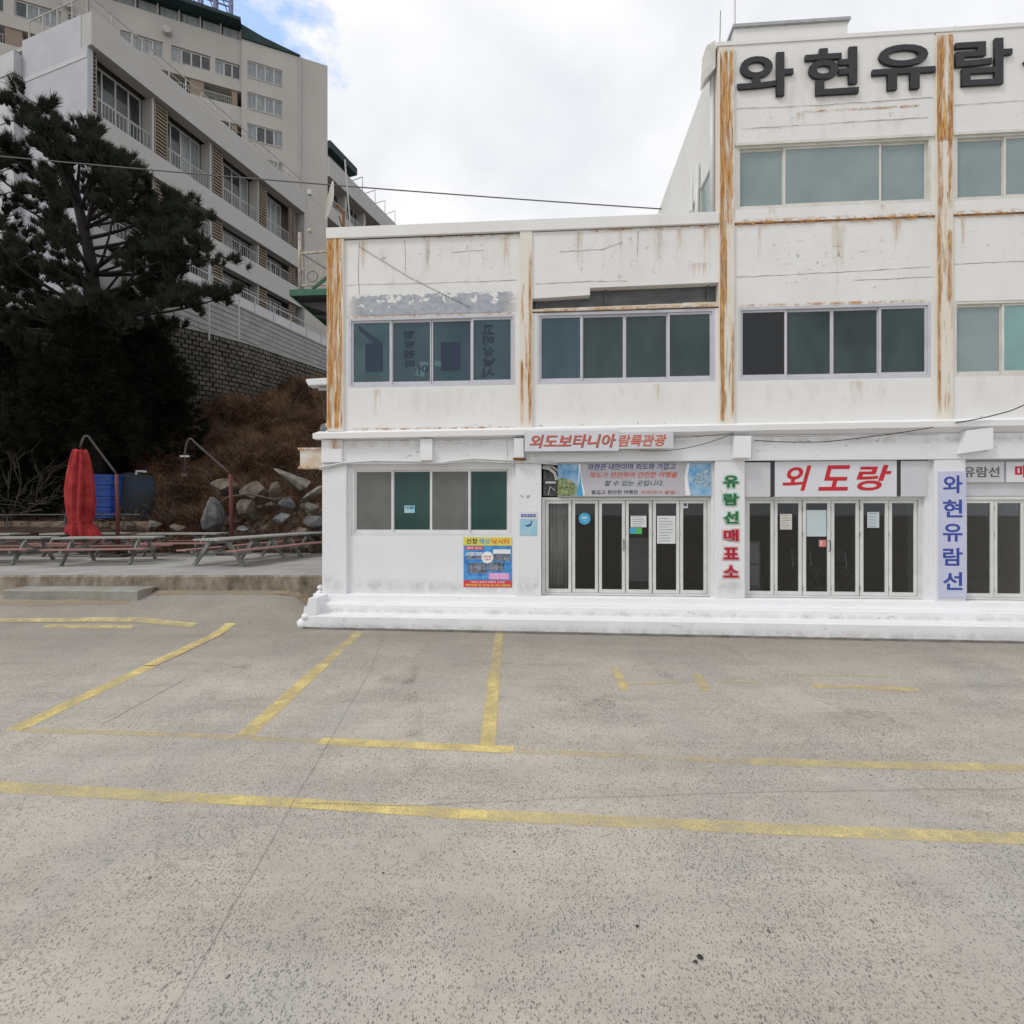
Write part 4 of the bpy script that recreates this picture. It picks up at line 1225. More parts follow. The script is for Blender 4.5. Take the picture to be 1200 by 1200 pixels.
s1 = fixed('name_sign', 'narrow white sign with red slanted letters 외도보타니아 over the left folding doors', 'sign', 0.28, 3.6, -0.30)
box('panel', 'sign_paper', s1, 0.0, 1.90, 0.0, 0.03, 0.02, 0.44)
box('panel', 'sign_grey', s1, 1.90, 2.99, 0.012, 0.03, 0.06, 0.40)
text('lettering', '외도보타니아', 'print_salmon', s1, 0.10, 1.84, 0.09, 0.36, -0.001, 0.003, 0.022, 0.22)
text('lettering', '람륙관광', 'print_salmon', s1, 1.91, 2.86, 0.10, 0.34, 0.011, 0.003, 0.022, 0.22)
text('lettering_shadow', '외도보타니아', 'cable_grey', s1, 0.112, 1.852, 0.08, 0.35, 0.0012, 0.002, 0.022, 0.22)
MB().box(0.05, 0.09, 0.03, 0.20, 0.12, 0.2).box(2.8, 2.84, 0.03, 0.20, 0.12, 0.2).build('bracket', 'galvanised', s1)

bn = fixed('welcome_banner', 'wide printed banner with sea photos at both ends above the left folding doors', 'banner', 0.96, 2.70, 0.0)
box('banner_sheet', 'banner_grey', bn, 0.0, 3.14, 0.0, 0.03, 0.0, 0.73)
box('photo_print', 'photo_sea', bn, 0.0, 0.50, -0.003, 0.0, 0.02, 0.73)
MB().prism([(0.0, 0.02), (0.36, 0.02), (0.42, 0.18), (0.30, 0.33), (0.1, 0.40), (0.0, 0.36)], -0.006, -0.003).build('photo_print', 'photo_island', bn)
MB().prism([(0.46, 0.02), (0.56, 0.02), (0.56, 0.1), (0.50, 0.35), (0.48, 0.73), (0.44, 0.73), (0.43, 0.4)], -0.005, -0.0035).build('wave_print', 'print_white', bn)
MB().prism([(0.42, 0.02), (0.53, 0.02), (0.49, 0.3), (0.465, 0.6), (0.45, 0.3)], -0.0075, -0.0055).build('wave_print', 'sticker_blue', bn)
box('photo_print', 'photo_sea', bn, 2.64, 3.14, -0.003, 0.0, 0.02, 0.73)
MB().prism([(2.76, 0.30), (3.12, 0.16), (3.12, 0.58), (2.86, 0.50)], -0.006, -0.003).build('photo_print', 'photo_harbour', bn)
MB().prism([(2.62, 0.02), (2.72, 0.02), (2.66, 0.4), (2.71, 0.73), (2.66, 0.73), (2.60, 0.4)], -0.0075, -0.0035).build('wave_print', 'print_white', bn)
text('lettering', '와현은 내만이며 외도와 가깝고', 'print_navy', bn, 0.62, 2.42, 0.555, 0.685, -0.001, 0.003, 0.012, 0.22)
text('lettering', '파도가 잔잔하여 안전한 여행을', 'print_orange', bn, 0.66, 2.46, 0.39, 0.51, -0.001, 0.003, 0.012, 0.22)
text('lettering', '할 수 있는 곳입니다.', 'print_teal', bn, 0.98, 2.18, 0.22, 0.335, -0.001, 0.003, 0.012, 0.22)
text('lettering', '즐겁고 편안한 여행은', 'print_black', bn, 0.70, 1.66, 0.05, 0.135, -0.001, 0.003, 0.008)
text('lettering', '와현에서 출발~', 'print_salmon', bn, 1.72, 2.48, 0.05, 0.125, -0.001, 0.003, 0.0)

s2 = fixed('shop_sign', 'white signboard with large red letters 외도랑 between black bars over the middle doors', 'sign', 4.76, 2.69, -0.03)
box('panel', 'sign_grey', s2, 0.0, 0.50, 0.004, 0.14, 0.0, 0.70)
box('panel', 'sign_grey', s2, 3.02, 3.52, 0.004, 0.14, 0.0, 0.72)
box('panel', 'sign_white', s2, 0.59, 2.94, 0.0, 0.14, 0.0, 0.73)
box('divider', 'print_black', s2, 0.50, 0.585, 0.008, 0.14, 0.02, 0.72)
box('divider', 'print_black', s2, 2.945, 3.02, 0.008, 0.14, 0.02, 0.72)
for ch, a, b in (('외', 0.74, 1.30), ('도', 1.43, 2.05), ('랑', 2.17, 2.84)):
    text('lettering', ch, 'print_red', s2, a, b, 0.12, 0.63, -0.001, 0.004, 0.022, 0.25)

s3 = fixed('ticket_sign', 'green and red letters 유람선매표소 running down the pillar between the doors', 'sign', 4.30, 0.85, -0.088)
zz = 2.06
for k, ch in enumerate('유람선매표소'):
    zt = 2.28 - k * 0.365
    g_ = 'print_green' if k < 3 else 'print_crimson'
    h_ = 'halo_green' if k < 3 else 'halo_pink'
    text('halo', ch, h_, s3, -0.015, 0.335, zt - 0.275, zt + 0.015, 0.0, 0.006, 0.075)
    text('letter', ch, g_, s3, 0.015, 0.305, zt - 0.25, zt - 0.01, -0.006, 0.012, 0.03)

s4 = fixed('pillar_sign', 'tall pale lilac board with blue letters 와현유람선 on the right pillar', 'sign', 8.44, 0.70, -0.115)
box('panel', 'sign_lilac', s4, 0.0, 0.50, 0.0, 0.03, 0.0, 2.48)
for k, ch in enumerate('와현유람선'):
    zt = 2.42 - k * 0.475
    text('lettering', ch, 'print_blue', s4, 0.07, 0.43, zt - 0.37, zt - 0.02, -0.001, 0.003, 0.02)

s5 = fixed('box_office_sign', 'white panel with dark letters 유람선 and red letters 매표 over the right doors', 'sign', 8.98, 2.75, 0.03)
box('panel', 'sign_grey', s5, 0.0, 0.78, 0.0, 0.065, 0.22, 0.62)
box('panel', 'sign_white', s5, 0.82, 2.6, 0.0, 0.065, 0.22, 0.62)
text('lettering', '유람선', 'cable_grey', s5, 0.02, 0.69, 0.32, 0.53, -0.001, 0.003, 0.012)
text('lettering', '매표소', 'print_red', s5, 0.98, 1.85, 0.30, 0.56, -0.001, 0.003, 0.03)

po = fixed('fishing_poster', 'colourful fishing poster with yellow heading on the white wall below the window', 'poster', -1.03, 0.79, -0.004)
box('poster_sheet', 'poster_sea', po, 0.0, 1.03, -0.004, 0.003, 0.0, 1.06)
box('heading_band', 'poster_yellow', po, 0.0, 1.03, -0.007, -0.004, 0.88, 1.06)
box('footer_band', 'poster_red', po, 0.0, 1.03, -0.007, -0.004, 0.0, 0.145)
box('photo_print', 'photo_pale', po, 0.05, 0.40, -0.007, -0.004, 0.59, 0.74)
box('photo_print', 'photo_dark', po, 0.05, 0.42, -0.009, -0.007, 0.60, 0.66)
box('photo_print', 'photo_dark', po, 0.63, 1.0, -0.007, -0.004, 0.56, 0.70)
box('photo_print', 'photo_dark', po, 0.09, 0.50, -0.007, -0.004, 0.29, 0.51)
box('photo_print', 'photo_dark', po, 0.53, 0.87, -0.007, -0.004, 0.35, 0.53)
box('caption_box', 'print_white', po, 0.63, 1.0, -0.007, -0.004, 0.71, 0.80)
box('caption_box', 'poster_red', po, 0.04, 0.42, -0.007, -0.004, 0.79, 0.86)
box('caption_box', 'poster_pink', po, 0.54, 0.97, -0.007, -0.004, 0.17, 0.30)
MB().disc(0.51, 0.63, 0.125, -0.012, -0.004).build('round_badge', 'print_white', po)
text('lettering', '선창', 'print_black', po, 0.06, 0.30, 0.91, 1.03, -0.007, 0.002, 0.02)
text('lettering', '해상', 'sticker_blue', po, 0.33, 0.57, 0.91, 1.03, -0.007, 0.002, 0.02)
text('lettering', '낚시터', 'print_orange', po, 0.60, 0.97, 0.91, 1.03, -0.007, 0.002, 0.02)
text('lettering', '감성돔 전갱이', 'print_red', po, 0.42, 0.60, 0.63, 0.67, -0.012, 0.002, 0.01)
text('lettering', '고등어', 'print_red', po, 0.44, 0.58, 0.57, 0.61, -0.012, 0.002, 0.01)
text('lettering', '예약 문의', 'print_white', po, 0.07, 0.38, 0.80, 0.85, -0.007, 0.002, 0.01)
text('lettering', '낚시체험 가족나들이', 'print_white', po, 0.57, 0.94, 0.245, 0.285, -0.007, 0.002, 0.005)
text('lettering', '관광 유람 해상펜션', 'print_white', po, 0.57, 0.94, 0.185, 0.225, -0.007, 0.002, 0.005)
text('lettering', '거제시 일운면 와현리 선착장', 'print_white', po, 0.15, 0.88, 0.085, 0.13, -0.007, 0.002, 0.005)
text('lettering', '예약문의 010-9143-7878', 'poster_yellow', po, 0.04, 0.99, 0.015, 0.07, -0.007, 0.002, 0.015)

nb = fixed('notice_plate', 'small pale blue notice plate on the pillar left of the folding doors', 'notice', 0.17, 1.89, -0.088)
box('plate', 'notice_cyan', nb, 0.0, 0.36, -0.006, 0.003, 0.0, 0.50)
box('plate_top', 'paper_white', nb, 0.0, 0.36, -0.009, -0.006, 0.34, 0.50)
box('heading_band', 'print_blue', nb, 0.03, 0.33, -0.011, -0.009, 0.385, 0.445)
text('lettering', '안전수칙', 'print_white', nb, 0.06, 0.30, 0.395, 0.435, -0.011, 0.002, 0.01)
MB().prism([(0.11, 0.22), (0.16, 0.18), (0.23, 0.20), (0.26, 0.27), (0.24, 0.33), (0.225, 0.25), (0.18, 0.225)], -0.009, -0.006).build('whale_print', 'print_blue', nb)


def sheet(label, d, x0f, x1f, z0, z1, m, lines=0, name='paper_notice'):
    """sheet of paper stuck on the outside of a door pane"""
    a, b, y, do = d
    xa, xb = a + (b - a) * x0f, a + (b - a) * x1f
    o = fixed(name, label, 'notice', xa, z0, y)
    box('sheet', m, o, 0, xb - xa, -0.004, -0.0005, 0, z1 - z0)
    if lines:
        l = MB()
        for k in range(lines):
            zz = (z1 - z0) * (0.9 - 0.8 * k / max(1, lines - 1))
            l.box(0.12 * (xb - xa), (xb - xa) * random.uniform(0.6, 0.9), -0.0055, -0.004, zz - 0.004, zz + 0.004)
        l.build('print_rows', 'cable_grey', o)
    return o


sheet('landscape white sheet taped at the top of the fourth left door pane', D1[3], 0.10, 0.88, 2.06, 2.30, 'paper_white', 5)
o = sheet('small green sticker with blue corner just below the landscape sheet', D1[3], 0.05, 0.66, 1.92, 2.05, 'sticker_green', 0, 'door_sticker')
box('corner_print', 'sticker_blue', o, 0.0, 0.12, -0.006, -0.004, 0.01, 0.12)
sheet('tall white printed notice on the fifth left door pane', D1[4], 0.06, 0.97, 1.72, 2.30, 'paper_white', 9)
o = fixed('door_sticker', 'round blue sticker on the second pane of the left folding doors', 'sticker', D1[1][0] + 0.2, 2.24, D1[1][2])
MB().disc(0.0, 0.0, 0.125, -0.004, -0.0005).build('sticker_disc', 'sticker_blue', o)
MB().box(-0.06, 0.06, -0.0055, -0.004, -0.01, 0.05).box(-0.05, 0.05, -0.0055, -0.004, -0.05, -0.035).build('sticker_print', 'notice_cyan', o)
o = sheet('little white security sticker in the top corner of the sixth left pane', D1[5], 0.0, 0.24, 2.46, 2.61, 'paper_white', 0, 'door_sticker')
MB().prism([(0.02, 0.1), (0.08, 0.1), (0.08, 0.06), (0.05, 0.03), (0.02, 0.06)], -0.0055, -0.004).build('shield_print', 'print_navy', o)
sheet('small lilac flyer on the second pane of the middle folding doors', D2[1], 0.14, 0.70, 2.02, 2.34, 'paper_lilac', 6)
sheet('large pale blank sheet on the third pane of the middle folding doors', D2[2], 0.04, 0.97, 1.88, 2.42, 'paper_bluish')
o = sheet('small red square sticker under the large pale sheet', D2[2], 0.62, 0.96, 1.67, 1.81, 'sticker_red', 0, 'door_sticker')
text('lettering', '!', 'print_white', o, 0.035, 0.06, 0.03, 0.11, -0.004, 0.001, 0.02)
sheet('pale sheet of paper on the fifth pane of the middle folding doors', D2[4], 0.20, 0.75, 2.06, 2.38, 'paper_bluish', 5)
# inside
ct = fixed('office_counter', 'grey counter block standing behind the fourth left door pane', 'counter', 2.45, 0.62, 0.9)
MB().box(0, 0.62, 0, 0.5, 0.20, 1.18).build('counter_front', 'counter_grey', ct)
MB().box(-0.04, 0.66, -0.04, 0.55, 1.18, 1.23).box(0.02, 0.6, 0.04, 0.5, 0.0, 0.20).build('counter_top', 'room_floor', ct)
cu = fixed('door_curtain', 'beige curtain hanging behind the first left door pane', 'curtain', 0.66, 0.72, 0.32)
cm = MB()
NC = 40
for i in range(NC + 1):
    x = 0.62 * i / NC
    y = 0.035 * math.sin(i * 1.15) + 0.012 * math.sin(i * 2.9)
    cm.v += [(x, y, 0.0), (x, y * 0.7, 1.95), (x, y * 0.7 + 0.004, 1.95), (x, y + 0.004, 0.0)]
for i in range(NC):
    for k in range(4):
        k2 = (k + 1) % 4
        cm.f.append((i * 4 + k, i * 4 + 4 + k, i * 4 + 4 + k2, i * 4 + k2))
cm.build('curtain_cloth', 'curtain_beige', cu, smooth=True)
rk = fixed('display_shelf', 'grey shelf cabinet inside the room behind the first middle pane', 'shelf', 4.85, 0.62, 1.2)
MB().box(0, 0.7, 0, 0.4, 0, 1.1).build('cabinet_body', 'counter_grey', rk)
MB().box(0.04, 0.66, -0.012, 0.0, 0.1, 0.55).box(0.04, 0.66, -0.012, 0.0, 0.6, 1.05).build('cabinet_door', 'sign_grey', rk)
MB().box(0.1, 0.5, 0.05, 0.3, 1.1, 1.3).build('cabinet_box', 'clutter', rk)
# folding chair frames glimpsed through the middle doors
for (xx, yy, lab) in ((6.6, 1.5, 'metal chair behind the fourth middle pane'), (7.3, 1.3, 'metal chair behind the fifth middle pane')):
    ch_ = fixed('metal_chair', lab, 'chair', xx, 0.62, yy)
    fr = MB()
    for sx in (0.0, 0.42):
        fr.tube([(sx, 0.0, 0.0), (sx, 0.42, 0.45), (sx, 0.5, 0.85)], 0.014, 5).tube([(sx, 0.45, 0.0), (sx, 0.0, 0.45)], 0.014, 5)
    fr.tube([(0, 0.5, 0.85), (0.42, 0.5, 0.85)], 0.014, 5)
    fr.build('frame', 'galvanised', ch_)
    MB().box(0.0, 0.42, 0.0, 0.42, 0.44, 0.47).build('seat', 'print_black', ch_)
    MB().box(0.0, 0.42, 0.48, 0.5, 0.62, 0.84).build('backrest', 'print_black', ch_)

# floodlight, roped lump, dish
fl = fixed('flood_light', 'white box shaped flood light on an arm left of the rusty corner column', 'light', -4.5, 5.16, 0.1)
MB().prism([(0.0, 0.08), (0.06, -0.03), (0.48, -0.02), (0.52, 0.08), (0.46, 0.13), (0.02, 0.11)], -0.10, 0.18).build('lamp_housing', 'white_frame', fl, bevel=0.012)
MB().box(0.25, 0.52, -0.02, 0.06, -0.12, -0.08).tube([(0.28, 0.02, -0.1), (0.28, 0.02, 0.0)], 0.02, 6).build('lamp_arm', 'galvanised', fl)
MB().box(0.05, 0.44, -0.06, 0.14, -0.035, -0.028).build('lens', 'paper_white', fl)
cord = fixed('hanging_cord', 'thin pale cord running from the flood light down to the ledge', 'cord', 0, 0, 0)
MB().tube([(-4.22, 0.1, 5.06), (-4.12, 0.08, 4.7), (-4.05, 0.04, 4.3), (-3.98, -0.07, 4.16)], 0.008, 5).build('cord_line', 'twig_grey', cord)
bm = bmesh.new()
bmesh.ops.create_icosphere(bm, subdivisions=3, radius=1.0)
sk = MB()
sk.add([(v.co.x * 0.17 * (1 + 0.12 * noise2(v.co.x * 5, v.co.y * 5 + v.co.z * 4)), v.co.y * 0.13, (v.co.z if v.co.z > -0.5 else -0.5) * 0.135 * (1 + 0.1 * noise2(v.co.y * 7, v.co.x * 6)) + 0.06) for v in bm.verts], [tuple(v.index for v in f.verts) for f in bm.faces])
bm.free()
o = sk.build('grey_sack', 'asphalt_sack', None, smooth=True)
o.matrix_world = BM @ Matrix.Translation((-4.06, 0.12, 4.13))
tag(o, 'lumpy dark grey sack lying on the ledge end beside the rusty column', 'sack')

ds = fixed('satellite_dish', 'ivory satellite dish seen edge on atop the left roof corner', 'satellite dish', -3.75, 8.5, 0.25)
dm = MB()
nseg, nr = 24, 5
c0 = Vector((-0.27, 0.0, 0.72))
axis = Vector((-0.82, -0.42, 0.22)).normalized()
ex = axis.cross(Vector((0, 0, 1))).normalized()
ez = ex.cross(axis).normalized()
for off in (0.0, 0.014):
    for r_ in range(nr + 1):
        rr = 0.42 * r_ / nr
        for k in range(nseg):
            a = 2 * math.pi * k / nseg
            dm.v.append(tuple(c0 + ex * rr * math.cos(a) + ez * rr * math.sin(a) + axis * (0.45 * rr * rr - off)))
b_ = (nr + 1) * nseg
for o_ in (0, b_):
    for r_ in range(nr):
        for k in range(nseg):
            k2 = (k + 1) % nseg
            dm.f.append((o_ + r_ * nseg + k, o_ + r_ * nseg + k2, o_ + (r_ + 1) * nseg + k2, o_ + (r_ + 1) * nseg + k))
for k in range(nseg):
    k2 = (k + 1) % nseg
    dm.f.append((nr * nseg + k, nr * nseg + k2, b_ + nr * nseg + k2, b_ + nr * nseg + k))
dm.build('reflector', 'dish_ivory', ds, smooth=True)
MB().tube([(0.0, 0.0, 0.0), (0.0, 0.0, 0.5), (-0.16, 0, 0.66)], 0.03, 7).tube([(0.0, 0, 0.1), (-0.1, -0.02, 0.42)], 0.016, 6).build('dish_mount', 'rust_solid', ds)
MB().tube([(-0.35, -0.1, 0.5), (-0.62, -0.2, 0.72), (-0.66, -0.22, 0.80)], 0.012, 5).box(-0.70, -0.62, -0.26, -0.18, 0.78, 0.88).build('feed_arm', 'galvanised', ds)
ma = fixed('roof_mast', 'slim grey mast standing behind the satellite dish', 'mast', -3.68, 8.45, 0.3)
MB().tube([(0.08, 0, 0.0), (0.0, 0, 1.0), (-0.06, 0, 1.75)], 0.016, 6).build('mast_pole', 'galvanised', ma)
MB().box(-0.05, 0.2, -0.06, 0.06, 0.0, 0.05).build('mast_foot', 'rust_solid', ma)
an = fixed('antenna_rod', 'thin dark antenna rod rising above the top storey roof edge', 'antenna', 4.78, 12.45, 0.6)
MB().tube([(0, 0, 0), (0.0, 0, 2.2)], 0.02, 6).build('rod', 'galvanised', an)
MB().box(-0.05, 0.05, -0.05, 0.05, 0.0, 0.03).build('rod_foot', 'galvanised', an)

# green balcony behind the left corner
bl = fixed('green_balcony', 'green steel landing with cream railing behind the left end of the building', 'balcony', -4.06, 7.66, 1.2)
MB().box(-1.38, -0.0, 0, 2.6, 0.0, 0.05).build('deck', 'print_black', bl)
MB().box(-1.41, 0.0, -0.03, 0.0, -0.06, 0.09).box(-1.41, -1.38, 0, 2.6, -0.06, 0.09).build('fascia', 'green_paint', bl)
MB().beam((-0.86, 0.0, 0.10), (-0.02, 0.02, 0.72), 0.05, 0.06).build('brace', 'green_paint', bl)
sup = MB()
for yy in (0.4, 1.2, 2.0):
    sup.prism([(-1.36, -0.06), (0.0, -0.06), (0.0, -0.55)], yy, yy + 0.06)
sup.build('support_bracket', 'steel_grey', bl)
MB().tube([(-1.18, 0.02, 0.09), (-1.18, 0.02, 1.48)], 0.04, 8).build('post', 'rail_cream', bl, smooth=True)
bm = bmesh.new(); bmesh.ops.create_uvsphere(bm, u_segments=10, v_segments=8, radius=0.06)
MB().add([(v.co.x - 0.92, v.co.y + 0.02, v.co.z + 1.51) for v in bm.verts], [tuple(v.index for v in f.verts) for f in bm.faces]).build('post_cap', 'rail_cream', bl, smooth=True)
bm.free()
MB().beam((-1.16, 0.02, 0.98), (0.0, 0.02, 1.03), 0.04, 0.05).build('handrail', 'rail_cream', bl)
MB().beam((-1.16, 0.02, 0.2), (0.0, 0.02, 0.2), 0.03, 0.03).build('bottom_rail', 'rail_cream', bl)
for k in range(13):
    MB().tube([(-1.10 + k * 0.088, 0.02, 0.2), (-1.10 + k * 0.088, 0.02, 0.98)], 0.009, 5).build('baluster', 'rail_cream', bl)
sc = MB()
for cx in (-0.85, -0.3):
    sc.tube([(cx + 0.13 * math.cos(a), 0.0, 0.40 + 0.13 * math.sin(a)) for a in [2 * math.pi * k / 14 for k in range(15)]], 0.009, 4, cap=False)
sc.tube([(-1.10, 0.0, 0.95), (-0.05, 0.0, 0.28)], 0.012, 5)
sc.build('scrollwork', 'steel_grey', bl)
MB().beam((-1.36, 2.55, 0.98), (0.0, 2.55, 1.03), 0.04, 0.05).build('handrail', 'rail_cream', bl)


def cable(label, pts, r, m, sag=0.0, n=24, name='overhead_cable'):
    P = []
    for i in range(len(pts) - 1):
        a, b = Vector(pts[i]), Vector(pts[i + 1])
        for k in range(n if i < len(pts) - 2 else n + 1):
            t = k / n
            P.append(a.lerp(b, t) - Vector((0, 0, sag * 4 * t * (1 - t))))
    o = MB().tube(P, r, 5).build(name, m, None, smooth=True)
    return tag(o, label, 'cable')


bp_ = lambda x, y, z: tuple(BM @ Vector((x, y, z)))
cable('dark overhead cable crossing the sky between the pine and the top storey', [(-26, 15.5, 14.2), bp_(4.24, 5.3, 11.72)], 0.019, 'cable_grey', 0.16, 48)
cable('thin black cable rising across the right pillars to the ledge', [bp_(4.85, -0.3, 3.80), bp_(6.2, -0.30, 3.76), bp_(8.2, -0.30, 4.02)], 0.009, 'cable_black', 0.02, 14, 'facade_cable')
cable('black cable climbing from the ledge past the far right column', [bp_(8.6, -0.31, 4.10), bp_(9.6, -0.31, 4.32), bp_(11.2, -0.3, 5.1)], 0.011, 'cable_black', 0.02, 14, 'facade_cable')
cable('thin cable drooping from the red lettered sign to the beam stub', [bp_(2.6, -0.26, 3.63), bp_(3.5, -0.26, 3.66), bp_(4.45, -0.27, 3.95)], 0.007, 'cable_black', 0.03, 14, 'facade_cable')
cable('upper thin cable between the red lettered sign and the beam stub', [bp_(3.27, -0.26, 3.88), bp_(4.45, -0.27, 3.96)], 0.006, 'cable_black', 0.02, 14, 'facade_cable')
cable('fine grey wire slanting down across the blank wall above the left window', [bp_(-3.3, -0.02, 8.1), bp_(-2.2, -0.015, 7.4), bp_(-0.9, -0.015, 6.72)], 0.0045, 'cable_grey', 0.0, 8, 'facade_cable')

# ------------------------------------------------------------------ hotel: stepped wing
HW = empty('hotel_wing', (-19.8, 23.9, 0), math.atan2(0.949, 0.316), 'grey hotel wing with stepped bands and brown louvres behind the pine', 'hotel')


def hx_(px):
    u = (px - 600) / 600
    return (27.76 / (0.333 - u) - 23.9 * 1.0) / 0.949 if True else 0


LEN = 14.2
HB = 'hotel_band'
def hb_(z0, z1, y0=0.0, y1=0.45, x1=LEN, name='facade_band', m=HB):
    return box(name, m, HW, 0.0, x1, y0, y1, z0, z1)
hb_(24.15, 25.7, -0.25)
hb_(19.95, 21.2, -0.12)
hb_(17.25, 18.55, -0.06)
hb_(13.0, 15.9, 0.0, 0.45)
hb_(9.5, 13.0, 0.0, 0.45)
box('wing_body', 'hotel_recess', HW, 0.02, LEN, 1.0, 13, 9.5, 25.3)
box('gable_wall', 'hotel_tile', HW, -0.02, 0.02, 0.45, 4.7, 9.5, 25.72)
box('gable_wall', 'hotel_tile', HW, -0.02, 0.22, 0.0, 0.45, 9.5, 24.15)
box('gable_wall', 'hotel_tile', HW, -0.02, 0.02, 5.9, 14, 9.5, 24.9)
for zz in (18.0, 20.9, 23.6):
    box('white_stripe', 'hotel_stripe', HW, -0.04, -0.02, 0.02, 4.6, zz, zz + 0.22)
    box('white_stripe', 'hotel_stripe', HW, -0.04, -0.02, 5.95, 14, zz - 1.0, zz - 0.78)
for k in range(13):
    box('stair_tower_block', 'hotel_stripe', HW, -0.35, 0.3, 4.72, 5.85, 10.0 + k * 1.16, 10.0 + k * 1.16 + 1.08)
box('stair_tower_core', 'hotel_recess', HW, -0.25, 0.3, 4.80, 5.78, 9.5, 25.1)
box('wing_roof', 'hotel_grey', HW, 0.02, LEN, 0.45, 13.9, 25.3, 25.5)
box('wing_end', 'hotel_grey', HW, LEN, LEN + 0.4, -0.2, 13, 9.5, 25.7)
# bays
bays = [(hx_(116), hx_(178)), (hx_(200), hx_(246)), (hx_(263), hx_(302)), (hx_(315), hx_(340))]
louv = [(hx_(109), hx_(115)), (hx_(183), hx_(198)), (hx_(250), hx_(262)), (hx_(304), hx_(314)), (hx_(341.5), hx_(347))]
rows = [(21.2, 24.15), (18.55, 19.95), (15.9, 17.25)]
for ri, (z0, z1) in enumerate(rows):
    for (a, b) in bays:
        f = MB()
        n = 4
        w = (b - a) / n
        y = 0.80
        f.box(a, b, y, y + 0.12, z1 - 0.12, z1 - 0.002).box(a, b, y, y + 0.12, z0 + 0.002, z0 + 0.08)
        for k in range(n + 1):
            f.box(a + k * w - 0.035 if 0 < k < n else (a if k == 0 else b - 0.07), a + k * w + 0.035 if 0 < k < n else (a + 0.07 if k == 0 else b), y, y + 0.12, z0 + 0.08, z1 - 0.12)
        if ri == 0:
            f.box(a + 0.07, b - 0.07, y + 0.01, y + 0.11, z0 + 1.35, z0 + 1.43)
        win = f.build('window', 'hotel_frame', HW)
        for k in range(n):
            box('pane', 'hotel_curtain' if random.random() < 0.38 else 'hotel_glass', win, a + k * w + 0.036, a + (k + 1) * w - 0.036, y + 0.04, y + 0.06, z0 + 0.08, z1 - 0.12)
        rl_ = MB()
        zt = z0 + (0.95 if ri == 0 else 0.75)
        rl_.box(a, b, 0.10, 0.14, zt - 0.04, zt)
        nb_ = int((b - a) / 0.17)
        for k in range(nb_ + 1):
            xx = a + (b - a) * k / nb_
            rl_.box(xx - 0.01, xx + 0.01, 0.11, 0.13, z0, zt - 0.04)
        rl_.build('window_railing', 'rail_white', win)
    for (a, b) in louv:
        lo = MB().box(a, a + 0.05, 0.08, 0.30, z0 + 0.002, z1 - 0.002).box(b - 0.05, b, 0.08, 0.30, z0 + 0.002, z1 - 0.002)
        louvre = lo.build('louvre_screen', 'louvre_brown', HW)
        sl_ = MB()
        n = int((z1 - z0) / 0.19)
        for k in range(n):
            zz = z0 + 0.05 + k * (z1 - z0 - 0.08) / n
            sl_.box(a + 0.05, b - 0.05, 0.10, 0.16, zz, zz + 0.085)
        sl_.build('slat', 'louvre_brown', louvre, kind='stuff')
        box('louvre_backing', 'joint_dark', louvre, a + 0.05, b - 0.05, 0.30, 0.34, z0 + 0.002, z1 - 0.002)
        # pier beside each screen
    for (a, b) in zip([hx_(179), hx_(247), hx_(303)], [hx_(182), hx_(249), hx_(304)]):
        box('pier', 'hotel_grey', HW, a, b - 0.01, 0.06, 0.8, z0 + 0.001, z1 - 0.001)
# roof terrace railing
rr = MB()
rr.box(0.1, LEN, 0.05, 0.09, 26.62, 26.68).box(0.1, LEN, 0.06, 0.08, 26.2, 26.23)
for k in range(15):
    rr.box(0.1 + k * 0.98, 0.15 + k * 0.98, 0.04, 0.10, 25.7, 26.62)
rr.box(0.05, 0.09, 0.1, 4.5, 26.62, 26.68)
for k in range(5):
    rr.box(0.04, 0.10, 0.1 + k * 1.05, 0.16 + k * 1.05, 25.7, 26.62)
rr.build('roof_railing', 'rail_weathered', HW)

# ------------------------------------------------------------------ hotel: tower
HT = empty('hotel_tower', (-19.56, 54.3, 0), math.atan2(0.385, 0.923), 'tall beige hotel tower with green roof edge behind the wing', 'hotel')


def tx(px):
    u = (px - 600) / 600
    # point C + t*(.923,.385): x = u*y
    return (u * 54.3 + 19.56) / (0.923 - 0.385 * u)


def tz(px, py, d=0.0):
    t = tx(px)
    return 2.38 + (600 - py) / 600 * (54.3 + 0.385 * t)


TW = 'hotel_tower'
# right solid slab with window openings
ztop = 49.7
xr0 = tx(283)
wx0, wx1 = tx(290), tx(331)
wz = [(46.1, 47.75), (42.95, 44.6), (39.8, 41.45), (36.6, 38.2)]
box('tower_slab', TW, HT, wx1, 0.0, 0.0, 14, 8, ztop)
box('tower_slab', TW, HT, xr0, wx0, 0.0, 14, 8, ztop)
zc = ztop
for (a, b) in wz:
    box('tower_slab', TW, HT, wx0, wx1, 0.0, 14, b, zc)
    zc = a
box('tower_slab', TW, HT, wx0, wx1, 0.0, 14, 8, zc)
box('corner_pipe', 'hotel_grey', HT, tx(351), tx(352.5), -0.12, 0.0, 8, ztop)
MB().prism([(xr0, ztop + 0.01), (tx(352), ztop + 0.01), (tx(352), ztop + 0.12), (xr0 + 2, ztop + 0.75), (xr0, ztop + 1.35)], -0.15, 14).build('roof_edge', 'hotel_roof_green', HT)


